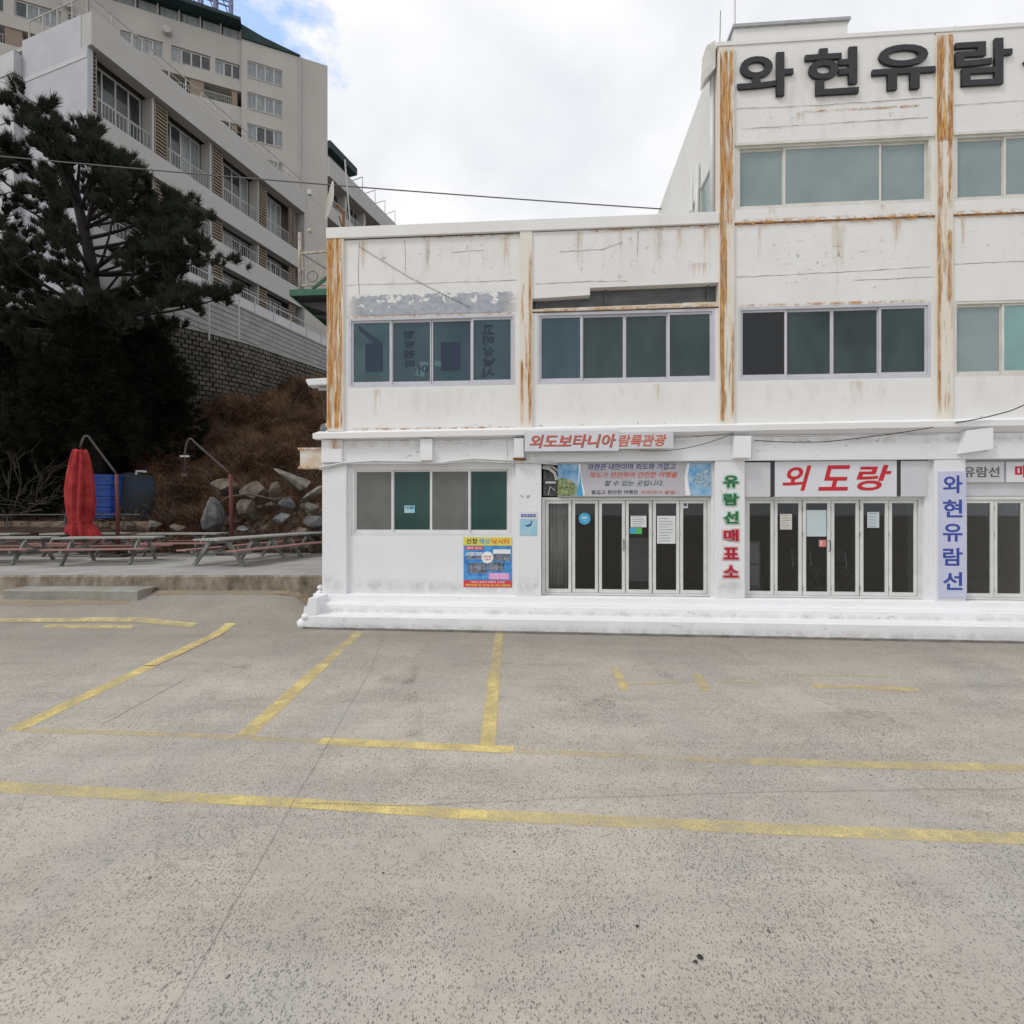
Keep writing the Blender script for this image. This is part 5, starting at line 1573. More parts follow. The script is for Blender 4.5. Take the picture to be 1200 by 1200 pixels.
def tower_window(a, b, z0, z1, y, n, curtain=0.5):
    f = MB()
    f.box(a, b, y - 0.05, y + 0.1, z0, z0 + 0.12).box(a, b, y - 0.05, y + 0.1, z1 - 0.12, z1)
    w = (b - a) / n
    for k in range(n + 1):
        xx = a + k * w
        f.box(max(a, xx - 0.06), min(b, xx + 0.06), y - 0.05, y + 0.1, z0 + 0.12, z1 - 0.12)
    win = f.build('window', 'hotel_frame', HT)
    for k in range(n):
        box('pane', 'hotel_curtain' if random.random() < curtain else 'hotel_glass', win, a + k * w + 0.06, a + (k + 1) * w - 0.06, y, y + 0.03, z0 + 0.12, z1 - 0.12)
    box('sill', 'hotel_grey', win, a, b, y - 0.2, y - 0.05, z0 - 0.08, z0 + 0.03)


for (a, b) in wz:
    tower_window(wx0 + 0.01, wx1 - 0.01, a, b, 0.15, 4, 0.85)
    decal('stain_run', 'grime_run', HT, wx0 - 0.3, wx1 + 0.3, a - 1.2, a - 0.1, -0.012)
# left part: recessed behind the slab, horizontal bands and balconies
XL = -62.0
yb = 0.25
fl_z = [49.9, 46.75, 43.6, 40.45, 37.3, 34.15, 31.0, 27.9]      # window-head heights per storey
box('tower_body', 'hotel_recess', HT, XL, xr0, 2.2, 14, 8, 50.5)
MB().prism([(XL, 50.76), (xr0, 50.76), (xr0, 51.05), (XL, 52.3)], -0.9, 14).build('roof_edge', 'hotel_roof_green', HT)
box('clerestory_band', 'hotel_recess', HT, XL, xr0, yb + 0.3, 2.2, 49.7, 50.75)
for k in range(24):
    xx = xr0 - 0.05 - k * 1.75
    box('clerestory_pane', 'hotel_curtain', HT, xx - 1.6, xx - 0.1, yb + 0.15, yb + 0.25, 49.85, 50.65)
    box('clerestory_post', 'hotel_grey', HT, xx - 0.1, xx, yb - 0.02, yb + 0.29, 49.7, 50.75)
# parapet/band under each row, rows: 0 windows, 1+ balconies
bw = [(49.7, 47.2), (45.7, 44.55), (43.0, 41.2), (39.6, 38.2), (36.4, 35.0), (33.2, 31.8), (30, 28.6)]
for (t_, b_) in bw:
    box('tower_band', TW, HT, XL, xr0 - 0.01, yb, 2.2, b_, t_)
box('tower_band', TW, HT, XL, xr0 - 0.01, yb, 2.2, 8, 27)
# row of windows just under the roof band (z 45.7-47.2)
segs = [(200, 246, 4), (252, 281, 3), (140, 190, 4), (15, 70, 4), (78, 128, 4), (-60, 2, 4)]
ends = sorted([(tx(a), tx(b), n) for a, b, n in segs])
prev = XL
for (a, b, n) in ends:
    box('tower_band', TW, HT, prev, a, yb + 0.002, 2.2, 45.7, 47.2)
    tower_window(a + 0.01, b - 0.01, 45.72, 47.18, yb + 0.2, n, 0.6)
    prev = b
box('tower_band', TW, HT, prev, xr0 - 0.01, yb + 0.002, 2.2, 45.7, 47.2)
# balcony rows: dark recess with rail, piers of louvres between
for (zb, zt) in ((43.0, 44.55), (39.6, 41.2), (36.4, 38.2), (33.2, 35.0)):
    for k in range(7):
        xe = xr0 - 0.4 - k * 6.9
        pier = box('balcony_pier', 'louvre_brown', HT, xe - 0.5, xe, yb + 0.1, 2.19, zb, zt)
        pier2 = box('balcony_pier', 'louvre_brown', HT, xe - 4.1, xe - 2.9, yb + 0.1, 2.19, zb, zt)
        for (a, b) in ((xe - 2.9, xe - 0.5), (xe - 6.9, xe - 4.1)):
            f = MB().box(a, b, 1.9, 2.0, zt - 0.1, zt)
            for q in range(4):
                xx = a + (b - a) * q / 3
                f.box(xx - 0.05, xx + 0.05, 1.9, 2.0, zb, zt - 0.1)
            win = f.build('window', 'hotel_frame', HT)
            for q in range(3):
                box('pane', 'hotel_curtain' if random.random() < 0.5 else 'hotel_glass', win, a + (b - a) * q / 3 + 0.05, a + (b - a) * (q + 1) / 3 - 0.05, 1.95, 1.97, zb, zt - 0.1)
            r_ = MB().box(a, b, yb + 0.03, yb + 0.08, zb + 0.75, zb + 0.8)
            for q in range(14):
                xx = a + (b - a) * (q + 0.5) / 14
                r_.box(xx - 0.02, xx + 0.02, yb + 0.04, yb + 0.07, zb, zb + 0.75)
            r_.build('balcony_rail', 'rail_white', HT)
# small roof vents on the facade
for px, py in ((196, 36), (80, 6)):
    MB().disc(tx(px), tz(px, py), 0.35, yb - 0.5, yb).build('vent_hood', 'hotel_grey', HT)
# steel sign frame on the roof
sg = MB()
sx_ = [tx(270), tx(252), tx(234), tx(206), tx(186), tx(160)]
for xx in sx_:
    for yy in (-0.4, 1.4):
        sg.beam((xx, yy, 51.0), (xx, yy, 58.0), 0.22, 0.22)
    for zz in (52.4, 54.2, 56.0):
        sg.beam((xx, -0.4, zz), (xx, 1.4, zz + 1.7), 0.1, 0.1)
for zz in (52.6, 53.7, 54.9, 56.1, 57.3):
    sg.beam((sx_[0], -0.4, zz), (sx_[-1], -0.4, zz), 0.10, 0.10)
    sg.beam((sx_[0], 1.4, zz), (sx_[-1], 1.4, zz), 0.10, 0.10)
for k in range(5):
    sg.beam((sx_[k], 1.4, 52), (sx_[k + 1], 1.4, 55.5), 0.09, 0.09)
sg.build('roof_sign_frame', 'truss_blue', HT)

# right-hand wing behind the tower
HC = empty('hotel_rear_wing', (-19.56, 54.3, 0), math.atan2(0.949, 0.316), 'low stepped hotel wing running back from the right side of the tower', 'hotel')
box('wing_body', 'hotel_recess', HC, 0.05, 14.6, 1.4, 14, 8, 39.5)
for z0, z1, y0 in ((38.0, 40.0, -0.2), (33.7, 35.2, 0.0), (30.0, 31.4, 0.0), (8.0, 28.0, 0.0)):
    box('facade_band', 'hotel_band', HC, 0.01, 14.6, y0, 1.4, z0, z1)
for (za, zb) in ((35.2, 38.0), (31.4, 33.7), (28.0, 30.0)):
    for k in range(4):
        a = 0.4 + k * 3.6
        f = MB()
        for q in range(5):
            f.box(a + q * 0.72 - 0.04, a + q * 0.72 + 0.04, 1.2, 1.3, za, zb)
        f.box(a, a + 2.9, 1.2, 1.3, zb - 0.12, zb)
        win = f.build('window', 'hotel_frame', HC)
        for q in range(4):
            box('pane', 'hotel_glass', win, a + q * 0.72 + 0.04, a + (q + 1) * 0.72 - 0.04, 1.24, 1.26, za, zb - 0.12)
        r_ = MB().box(a, a + 3.4, 0.2, 0.26, za + 0.95, za + 1.0)
        for q in range(16):
            r_.box(a + q * 0.22, a + q * 0.22 + 0.04, 0.2, 0.25, za, za + 0.95)
        r_.build('balcony_rail', 'rail_white', HC)
        box('pier', 'hotel_grey', HC, a + 2.95, a + 3.3, 0.3, 1.4, za, zb)
box('roof_storey', 'hotel_grey', HC, 0.1, 4.3, 0.6, 10, 40.0, 41.0)
box('roof_edge', 'hotel_roof_green', HC, 0.05, 4.8, -0.3, 10, 41.0, 41.8)
for k, xx in enumerate((6.4, 9.0, 11.2, 13.6)):
    fm = MB().tube([(xx, 0.1, 40.0), (xx, 0.1, 41.9), (xx, 2.4, 41.7), (xx, 2.4, 40.0)], 0.05, 5)
    fm.build('roof_pipe_frame', 'galvanised', HC)

# ------------------------------------------------------------------ retaining walls under the hotel
# smooth coursed wall (long grey boards of concrete) parallel to the wing
SWX = empty('coursed_wall', (-17.0, 24.0, 0), math.atan2(0.949, 0.316), 'pale grey wall of long level courses below the hotel wing', 'wall')
box('wall_core', 'joint_dark', SWX, -1.0, 20, 0.03, 0.4, 9.0, 13.88)
for c in range(10):
    zz = 11.0 + c * 0.29
    x = -1.0
    while x < 20:
        w = min(random.uniform(3.2, 4.8), 20 - x)
        box('course_block', 'siding', SWX, x + 0.01, x + w - 0.01, -0.012 + random.uniform(-0.008, 0.008), 0.05, zz + 0.022, zz + 0.275)
        x += w
box('coping', 'siding', SWX, -1.0, 20, -0.06, 0.45, 13.9, 14.0)
FN = empty('white_railing', (-17.0, 24.0, 14.0), math.atan2(0.949, 0.316), 'white steel railing with glass sheets on top of the pale coursed wall', 'railing')
for k in range(15):
    xx = -0.9 + k * 1.45
    po_ = box('post', 'rail_white', FN, xx, xx + 0.06, 0.1, 0.16, 0.0, 1.05)
    if k < 14:
        box('top_rail', 'rail_white', FN, xx + 0.06, xx + 1.45, 0.11, 0.15, 0.98, 1.04)
        box('infill_sheet', 'hotel_stripe', FN, xx + 0.07, xx + 1.44, 0.12, 0.135, 0.08, 0.62)
for k in (1, 3):      # taller light poles by the pine
    MB().tube([(0.9 + k * 0.9, -1.6, -3.2), (0.9 + k * 0.9, -1.6, 0.5)], 0.04, 6).build('pole', 'rail_white', FN)

# dark crib wall, curved
CW = empty('crib_wall', (0, 0, 0), 0, 'dark curved retaining wall of small stone blocks above the brown bank', 'wall')
path = [Vector(p) for p in ((-26, 22.0), (-22, 22.1), (-19.4, 22.4), (-17.4, 23.1), (-16.2, 24.1), (-14.9, 25.5), (-13.9, 27.0), (-12.8, 29.5), (-11.6, 32.2), (-10.2, 35.5), (-8.0, 41.0))]
dense = []
for i in range(len(path) - 1):
    for k in range(8):
        dense.append(path[i].lerp(path[i + 1], k / 8))
dense.append(path[-1])
acc = [0.0]
for i in range(1, len(dense)):
    acc.append(acc[-1] + (dense[i] - dense[i - 1]).length)


def along(s):
    for i in range(1, len(acc)):
        if acc[i] >= s:
            t = (s - acc[i - 1]) / max(1e-6, acc[i] - acc[i - 1])
            return dense[i - 1].lerp(dense[i], t), (dense[i] - dense[i - 1]).normalized()
    return dense[-1], (dense[-1] - dense[-2]).normalized()


core = MB()
for i, p in enumerate(dense):
    d = (dense[min(i + 1, len(dense) - 1)] - dense[max(0, i - 1)]).normalized()
    nrm_ = Vector((-d.y, d.x))
    q = p + nrm_ * 0.12
    q2 = p + nrm_ * 1.2
    core.v += [(q.x, q.y, 6.5), (q.x, q.y, 11.2), (q2.x, q2.y, 11.2)]
for i in range(len(dense) - 1):
    for k in range(2):
        core.f.append((i * 3 + k, i * 3 + 3 + k, i * 3 + 4 + k, i * 3 + 1 + k))
core.build('wall_core', 'joint_dark', CW)
bl_ = MB()
s0 = 0.0
tot = acc[-1]
rowh = 0.235
for r_ in range(16):
    zb = 7.42 + r_ * rowh
    s_ = (r_ % 2) * 0.15
    while s_ < tot - 0.5:
        p, d = along(s_ + 0.19)
        n_ = Vector((d.y, -d.x))
        pr = random.uniform(0.02, 0.10)
        a = p - d * 0.125
        b = p + d * 0.125
        vs = []
        for q in (a, b):
            for o_ in (0.15, -pr):
                for z_ in (zb + 0.02, zb + rowh - 0.035):
                    w_ = q - n_ * o_
                    vs.append((w_.x, w_.y, z_))
        bl_.add(vs, [(2, 6, 7, 3), (3, 7, 5, 1), (0, 4, 6, 2), (0, 2, 3, 1), (4, 5, 7, 6)])
        s_ += 0.30
bl_.build('block', 'crib_stone', CW, kind='stuff')
cp = MB()
for i, p in enumerate(dense):
    d = (dense[min(i + 1, len(dense) - 1)] - dense[max(0, i - 1)]).normalized()
    n_ = Vector((d.y, -d.x))
    a, b = p + n_ * 0.06, p - n_ * 0.6
    cp.v += [(a.x, a.y, 11.2), (a.x, a.y, 11.3), (b.x, b.y, 11.3)]
for i in range(len(dense) - 1):
    for k in range(2):
        cp.f.append((i * 3 + k, i * 3 + 3 + k, i * 3 + 4 + k, i * 3 + 1 + k))
cp.build('coping', 'siding', CW)

# ------------------------------------------------------------------ vegetation
def rand_rot(n):
    q = rng.normal(size=(n, 4))
    q /= np.linalg.norm(q, axis=1)[:, None]
    w, x, y, z = q.T
    Rm = np.empty((n, 3, 3))
    Rm[:, 0, 0] = 1 - 2 * (y * y + z * z); Rm[:, 0, 1] = 2 * (x * y - z * w); Rm[:, 0, 2] = 2 * (x * z + y * w)
    Rm[:, 1, 0] = 2 * (x * y + z * w); Rm[:, 1, 1] = 1 - 2 * (x * x + z * z); Rm[:, 1, 2] = 2 * (y * z - x * w)
    Rm[:, 2, 0] = 2 * (x * z - y * w); Rm[:, 2, 1] = 2 * (y * z + x * w); Rm[:, 2, 2] = 1 - 2 * (x * x + y * y)
    return Rm


def needles(centers, dirs, n, length, width, spread):
    """tufts: n thin triangles per centre, fanned about dirs"""
    C = np.repeat(np.asarray(centers), n, 0)
    D = np.repeat(np.asarray(dirs), n, 0)
    m = len(C)
    d = D + rng.normal(size=(m, 3)) * spread
    d /= np.linalg.norm(d, axis=1)[:, None] + 1e-9
    L = length * rng.uniform(0.6, 1.15, m)[:, None]
    side = np.cross(d, rng.normal(size=(m, 3)))
    side /= np.linalg.norm(side, axis=1)[:, None] + 1e-9
    base = C + rng.normal(size=(m, 3)) * width * 1.5
    V = np.empty((m, 3, 3))
    V[:, 0] = base - side * width
    V[:, 1] = base + side * width
    V[:, 2] = base + d * L
    return V.reshape(-1, 3), np.arange(m * 3).reshape(-1, 3)


def leaves(centers, n, r, size):
    C = np.repeat(np.asarray(centers), n, 0)
    m = len(C)
    p = C + rng.normal(size=(m, 3)) * r
    Rm = rand_rot(m)
    s = size * rng.uniform(0.6, 1.3, m)[:, None, None]
    q = np.array([[-0.5, 0, 0], [0.5, 0, 0], [0.0, 1.0, 0.15]])[None] * s
    V = np.einsum('nij,nkj->nki', Rm, q) + p[:, None, :]
    return V.reshape(-1, 3), np.arange(m * 3).reshape(-1, 3)


# the big pine
PB = Vector((-15.9, 19.6, hill_z(-15.9, 19.6) - 0.15))
pine = empty('pine_tree', PB, 0, 'large dark pine leaning over the bank in front of the hotel', 'tree')
trunk_pts = [Vector((0, 0, 0)), Vector((-0.10, 0.05, 2.5)), Vector((0.1, 0.1, 5.0)), Vector((-0.02, 0.0, 7.6)), Vector((-0.35, 0.1, 9.8)), Vector((-0.9, 0.1, 12.2)), Vector((-1.6, 0.1, 14.4)), Vector((-2.0, 0.1, 15.8))]
tr_r = [0.36, 0.32, 0.29, 0.25, 0.20, 0.15, 0.09, 0.03]
MB().tube(trunk_pts, tr_r, 9).build('trunk', 'bark_dark', pine, smooth=True)


def trunk_at(h):
    for i in range(len(trunk_pts) - 1):
        if trunk_pts[i + 1].z >= h:
            t = (h - trunk_pts[i].z) / (trunk_pts[i + 1].z - trunk_pts[i].z)
            return trunk_pts[i].lerp(trunk_pts[i + 1], t), tr_r[i] * (1 - t) + tr_r[i + 1] * t
    return trunk_pts[-1], tr_r[-1]


limbs = MB()
cen, dirs = [], []
ecen = Vector((-17.2, 19.8, 12.9)) - PB
er = Vector((5.4, 3.7, 5.3))


def limb(end, h0, r0, dense_=1.0):
    a, tr_ = trunk_at(h0)
    end = Vector(end)
    L = (end - a).length
    mid = a.lerp(end, 0.5) + Vector((random.uniform(-0.3, 0.3), random.uniform(-0.3, 0.3), -0.08 * L + random.uniform(-0.2, 0.2)))
    P = []
    for k in range(7):
        t = k / 6
        P.append(a * (1 - t) ** 2 + mid * 2 * t * (1 - t) + end * t * t)
    limbs.tube(P, [r0 * (1 - 0.85 * k / 6) for k in range(7)], 5)
    for k in range(int((4 + L * 2.9) * dense_)):
        t = random.uniform(0.40, 1.0) ** 0.6
        p = a * (1 - t) ** 2 + mid * 2 * t * (1 - t) + end * t * t
        sd_ = Vector((random.gauss(0, 1), random.gauss(0, 1), random.gauss(0.25, 0.5))).normalized()
        sl_len = random.uniform(0.25, 1.05) * (1.15 - 0.5 * t)
        q = p + sd_ * sl_len
        limbs.tube([p, p.lerp(q, 0.5) - Vector((0, 0, 0.05)), q], [0.025, 0.017, 0.008], 3, cap=False)
        for j in range(random.randint(3, 6)):
            w_ = random.uniform(0.35, 1.1)
            c = p.lerp(q, w_) + Vector((random.gauss(0, 0.09), random.gauss(0, 0.09), random.gauss(0.02, 0.07)))
            cen.append(c)
            dirs.append((sd_ * 0.5 + Vector((0, 0, 0.9))).normalized())


for i in range(50):
    # even spread of ends over the crown
    zf = 1 - 2 * (i + 0.5) / 50
    if zf < -0.75:
        continue
    ph = i * 2.399963 + random.uniform(-0.3, 0.3)
    rad = math.sqrt(1 - zf * zf)
    k = random.uniform(0.62, 1.0)
    end = ecen + Vector((er.x * rad * math.cos(ph) * k, er.y * rad * math.sin(ph) * k, er.z * zf * k))
    # right shoulder of the crown falls away
    if end.x > 0.6:
        end.z = min(end.z, ecen.z + 3.4 - 0.85 * (end.x - 0.6))
    h0 = min(15.0, max(6.6, end.z - random.uniform(1.0, 3.2)))
    limb(end, h0, random.uniform(0.05, 0.10))
ql = lambda px, py, Y: Vector(((px - 600) / 600 * Y, Y, 2.38 + (600 - py) / 600 * Y)) - PB
for px, py, h0, dn in ((278, 342, 7.4, 0.8), (235, 345, 7.4, 1.0), (205, 300, 8.2, 1.2), (240, 285, 9.0, 1.3), (262, 300, 9.0, 0.8), (215, 235, 10.4, 1.2), (235, 255, 10.0, 1.2), (30, 350, 7.5, 1.4), (-20, 320, 8.0, 1.4), (60, 375, 6.5, 1.5), (80, 365, 6.8, 1.3), (140, 372, 6.8, 1.2), (110, 395, 6.0, 1.5), (10, 400, 5.6, 1.5),
                       (20, 125, 12.5, 1.3), (60, 140, 12.5, 1.3), (95, 160, 12, 1.2), (115, 175, 11.5, 1.2), (165, 205, 11, 1.2), (140, 190, 11, 1.2)):
    limb(ql(px, py, 19.3 + random.uniform(-1.2, 0.6)), h0, 0.08, dn)
limbs.build('limb', 'bark_dark', pine, smooth=True)
V, F = needles(cen, dirs, 46, 0.38, 0.016, 0.34)
np_mesh('crown', V, F, 'pine_needles', pine)

# dark evergreens packed under the pine
specs = [((-19.8, 19.9), 2.5, 6.2, 'dense black green evergreen at the left edge under the pine'),
         ((-15.9, 18.95), 1.8, 7.2, 'dense black green evergreen directly below the pine trunk'),
         ((-15.4, 21.6), 1.9, 5.4, 'rounded dark evergreen at the right of the pine trunk')]
for (x, y), r_, h_, lab in specs:
    z0 = hill_z(x, y) - 0.1
    e = empty('evergreen_tree', (x, y, z0), 0, lab, 'tree', 'evergreens on the bank')
    MB().tube([(0, 0, 0), (0.1, 0, h_ * 0.45), (0, 0.05, h_ * 0.85)], [0.16, 0.11, 0.04], 7).build('trunk', 'bark_dark', e, smooth=True)
    C = []
    for k in range(420):
        zf = random.uniform(0.36 if x > -16 and y < 19.2 else 0.05, 1.0)
        a = random.uniform(0, 2 * math.pi)
        rr_ = r_ * (math.sin(math.pi * min(1, 0.25 + 0.75 * zf)) ** 0.6) * math.sqrt(random.uniform(0.25, 1.0)) * (1 + 0.22 * math.sin(3 * a + 5 * zf))
        C.append((rr_ * math.cos(a), rr_ * math.sin(a), zf * h_))
    Dd = [Vector((c[0], c[1], random.gauss(-0.1, 0.5))).normalized() + Vector((random.gauss(0, 0.4), random.gauss(0, 0.4), 0)) for c in C]
    C2 = [(c[0] + random.gauss(0, 0.2), c[1] + random.gauss(0, 0.2), c[2] + random.gauss(0, 0.12)) for c in C for q in range(3)]
    D2_ = [tuple(d) for d in Dd for q in range(3)]
    V, F = needles(C2, D2_, 44, 0.42, 0.014, 0.55)
    np_mesh('crown', V, F, 'evergreen_leaf', e)
# low undergrowth clothing the foot of the bank under the trees
C = []
for k in range(900):
    x, y = random.uniform(-26, -15.6), random.uniform(18.9, 22.0)
    C.append((x, y, hill_z(x, y) + random.uniform(0.0, 0.9)))
V, F = leaves(C, 60, 0.26, 0.10)
tag(np_mesh('undergrowth', V, F, 'evergreen_leaf'), 'dark leafy undergrowth under the evergreens', None, None, 'stuff')

# bare shrub at the far left
BS = Vector((-18.6, 18.95, 2.1))
bs = empty('bare_shrub', BS, 0, 'leafless shrub with pale twigs above the rubble wall at the left', 'shrub')
tw = MB()


def branch(p, d, L, r, lev):
    q = p + d * L
    m_ = p.lerp(q, 0.5) + Vector((random.gauss(0, 0.06), random.gauss(0, 0.06), random.gauss(0.03, 0.05))) * L
    tw.tube([p, m_, q], [r, r * 0.8, r * 0.6], 4, cap=False)
    if lev == 0:
        return
    for k in range(3 if lev > 1 else 4):
        nd = (d + Vector((random.gauss(0, 0.55), random.gauss(0, 0.45), random.gauss(0.15, 0.35)))).normalized()
        branch(p.lerp(q, random.uniform(0.45, 1.0)), nd, L * random.uniform(0.5, 0.8), r * 0.55, lev - 1)


for dx, dz in ((-0.5, 0.9), (0.1, 1.0), (0.75, 0.75), (1.0, 0.45), (1.1, 0.25), (-0.9, 0.5), (0.45, 0.9)):
    branch(Vector((0, 0, 0)), Vector((dx, random.uniform(-0.35, 0.0), dz)).normalized(), random.uniform(1.3, 1.9), 0.03, 3)
tw.build('twigs', 'twig_grey', bs)

# dry brown brush over the bank
def on_hill(n, xr, yr):
    out = []
    while len(out) < n:
        x, y = random.uniform(*xr), random.uniform(*yr)
        if x > -5.0 + 0.02 * y:
            continue
        z_ = hill_z(x, y)
        if z_ > 10.0:
            continue
        if x < -15.2 and y < 22 and random.random() < 0.75:
            continue
        out.append((x, y, z_))
    return out


P = on_hill(6500, (-17, -4.5), (18.7, 29.5))
D = [(random.gauss(0, 0.5), random.gauss(-0.25, 0.4), 0.7) for _ in P]
V, F = needles(P, D, 11, 0.55, 0.013, 0.55)
tag(np_mesh('dry_brush', V, F, 'brush_brown'), 'brown dry brush covering the bank', None, None, 'stuff')
P2 = [p for p in on_hill(2600, (-15, -4.5), (19.0, 28)) if noise2(p[0], p[1], 0.8) > -0.1]
D = [(random.gauss(0, 0.5), random.gauss(-0.4, 0.4), 0.45) for _ in P2]
V, F = needles(P2, D, 18, 0.62, 0.012, 0.6)
tag(np_mesh('dry_grass', V, F, 'brush_tan'), 'tan dry grass tufts on the bank', None, None, 'stuff')
tw = MB()
tpts = on_hill(620, (-15.4, -4.8), (18.6, 27)) + [(random.uniform(-14.4, -12.6), random.uniform(18.5, 18.9), 1.0) for _ in range(70)] + [(random.uniform(-12.6, -6.0), random.uniform(18.5, 19.0), 1.0) for _ in range(110)]
for (x, y, z_) in tpts:
    p_ = Vector((x, y, z_ - 0.02))
    d_ = Vector((random.gauss(0, 0.7), random.gauss(-0.2, 0.5), random.uniform(0.25, 1.0))).normalized()
    for q in range(random.randint(2, 4)):
        d2 = (d_ + Vector((random.gauss(0, 0.5), random.gauss(0, 0.4), random.gauss(0, 0.25)))).normalized()
        L_ = random.uniform(0.35, 1.15)
        a_ = p_ + d2 * L_ * 0.5
        b_ = p_ + d2 * L_ + Vector((0, 0, -0.18 * L_))
        tw.tube([p_, a_, b_], [0.011, 0.008, 0.004], 3, cap=False)
        c_ = a_ + Vector((random.gauss(0, 0.25), random.gauss(0, 0.2), random.gauss(0.1, 0.15)))
        tw.tube([a_, c_], [0.007, 0.003], 3, cap=False)
tag(tw.build('bare_twigs', 'twig_brown'), 'tangle of bare brown twigs over the bank', None, None, 'stuff')
P3 = [(random.uniform(-13.6, -6.2), random.uniform(18.45, 18.95), 0.93) for _ in range(260)]
D3 = [(random.gauss(0, 0.5), random.gauss(-0.3, 0.4), 0.7) for _ in P3]
V, F = needles(P3, D3, 12, 0.5, 0.011, 0.6)
tag(np_mesh('dry_grass', V, F, 'brush_tan'), 'dry grass along the foot of the bank among the boulders', None, None, 'stuff')
C = []
for (x, y, z_) in on_hill(26, (-15, -4.8), (19.3, 27)):
    rs_ = random.uniform(0.4, 0.85)
    for k in range(26):
        C.append((x + random.gauss(0, 0.45) * rs_, y + random.gauss(0, 0.4) * rs_, z_ + abs(random.gauss(0.15, 0.4)) * rs_))
V, F = leaves(C, 46, 0.16, 0.075)
tag(np_mesh('dead_leaves', V, F, 'dead_leaf'), 'rust brown dead foliage on the bank', None, None, 'stuff')
for (px, py, Y, h_, lab) in ((205, 540, 19.6, 0.9, 'small leafless bush with pale stems behind the bare parasol arm'), ):
    p = Vector(((px - 600) / 600 * Y, Y, 0))
    p.z = hill_z(p.x, p.y)
    e = empty('bare_bush', p, 0, lab, 'bush')
    tw = MB()
    for k in range(9):
        branch(Vector((0, 0, 0)), Vector((random.gauss(0, 0.6), random.gauss(0, 0.3), 0.9)).normalized(), h_ * random.uniform(0.5, 0.9), 0.014, 2)
    tw.build('stems', 'twig_grey', e)
# spiky green plant
sp_ = empty('spiky_plant', (-9.1, 18.75, 0.95), 0, 'dark green spiky plant among the boulders behind the long tables', 'plant')
V, F = needles([(random.gauss(0, 0.12), random.gauss(0, 0.1), 0.05) for _ in range(14)], [(random.gauss(0, 0.5), random.gauss(0, 0.5), 1.0) for _ in range(14)], 22, 0.8, 0.016, 0.5)
np_mesh('blades', V, F, 'spiky_green', sp_)


# ------------------------------------------------------------------ boulders
def boulder(px, py, Y, w, h, m, lab, tilt=0.0, seed=0, slab=False):
    rs = random.Random(seed)
    s = Y / 600
    w, h = w * 0.9, h * 0.9
    bm = bmesh.new()
    bmesh.ops.create_icosphere(bm, subdivisions=4, radius=1.0)
    planes = []
    for k in range(15):
        n_ = Vector((rs.gauss(0, 1), rs.gauss(0, 1), rs.gauss(0, 1))).normalized()
        planes.append((n_, rs.uniform(0.38, 0.72)))
    vs = []
    for v in bm.verts:
        c = v.co.copy()
        for n_, d_ in planes:
            e_ = c.dot(n_) - d_
            if e_ > 0:
                c -= n_ * e_
        c *= 1 + 0.045 * noise2(c.x * 4 + seed, c.y * 4 + c.z * 3) + 0.02 * noise2(c.x * 11 + seed, c.y * 13 + c.z * 9)
        vs.append(c)
    ext = [max(abs(c[i]) for c in vs) for i in range(3)]
    hw, hh = w * s / 2, h * s / 2
    rot = Matrix.Rotation(tilt, 3, 'Y')
    dep = (min(hw, hh) * 1.2 if not slab else hw * 0.8)
    mb = MB()
    mb.add([rot @ Vector((c.x / ext[0] * hw, c.y / ext[1] * dep, c.z / ext[2] * hh)) for c in vs], [tuple(v.index for v in f.verts) for f in bm.faces])
    bm.free()
    o = mb.build('boulder', m)
    X = (px - 600) / 600 * Y
    o.location = (X, Y + 0.12, 2.38 + (600 - py) / 600 * Y - 0.03)
    return tag(o, lab, 'rock', 'rocks heaped at the foot of the bank')


boulder(251, 604, 18.5, 28, 50, 'rock_grey', 'tall upright grey boulder left of the dark red bare parasol pole', 0.1, 1)
boulder(264, 573, 19.6, 40, 30, 'rock_tan', 'dim broad brown boulder half buried behind the dark red pole', 0.0, 2)
boulder(297, 575, 19.3, 36, 30, 'rock_tan', 'tan boulder in the bank right of the dark red pole', -0.1, 3)
boulder(341, 561, 19.9, 46, 20, 'rock_pale', 'pale slab leaning down to the right high in the rock heap', 0.62, 4, True)
boulder(322, 571, 19.5, 15, 34, 'rock_tan', 'narrow upright stone under the leaning pale slab', 0.1, 5)
boulder(333, 588, 18.9, 26, 20, 'rock_grey', 'grey angular rock below the narrow upright stone', -0.2, 6)
boulder(368, 577, 19.0, 46, 12, 'rock_pale', 'long flat pale slab tilted up towards the white building', -0.5, 7, True)
boulder(362, 594, 18.7, 24, 17, 'rock_pale', 'squarish pale rock just below the long tilted slab', 0.0, 8)
boulder(369, 608, 18.6, 30, 18, 'rock_grey', 'flat topped grey rock lowest beside the white building', 0.05, 9)
boulder(289, 598, 18.9, 26, 32, 'rock_tan', 'rounded brown rock left of the spiky plant', 0.1, 10)
boulder(330, 606, 18.6, 26, 14, 'rock_grey', 'low grey rock right of the spiky plant', 0.1, 11)
boulder(283, 620, 18.3, 16, 12, 'rock_grey', 'small grey stone just above the long table end', 0.0, 12)
boulder(352, 622, 18.5, 26, 12, 'rock_tan', 'low brown stone behind the far end of the long tables', 0.0, 13)
boulder(205, 618, 18.4, 22, 12, 'rock_tan', 'small brown rock behind the middle back table', 0.0, 14)
boulder(150, 616, 18.4, 20, 13, 'rock_tan', 'small brown rock below the blue tank', 0.0, 15)
boulder(176, 614, 18.6, 18, 14, 'rock_pale', 'small pale rock right of the blue tank foot', 0.3, 16)
rubble = MB()
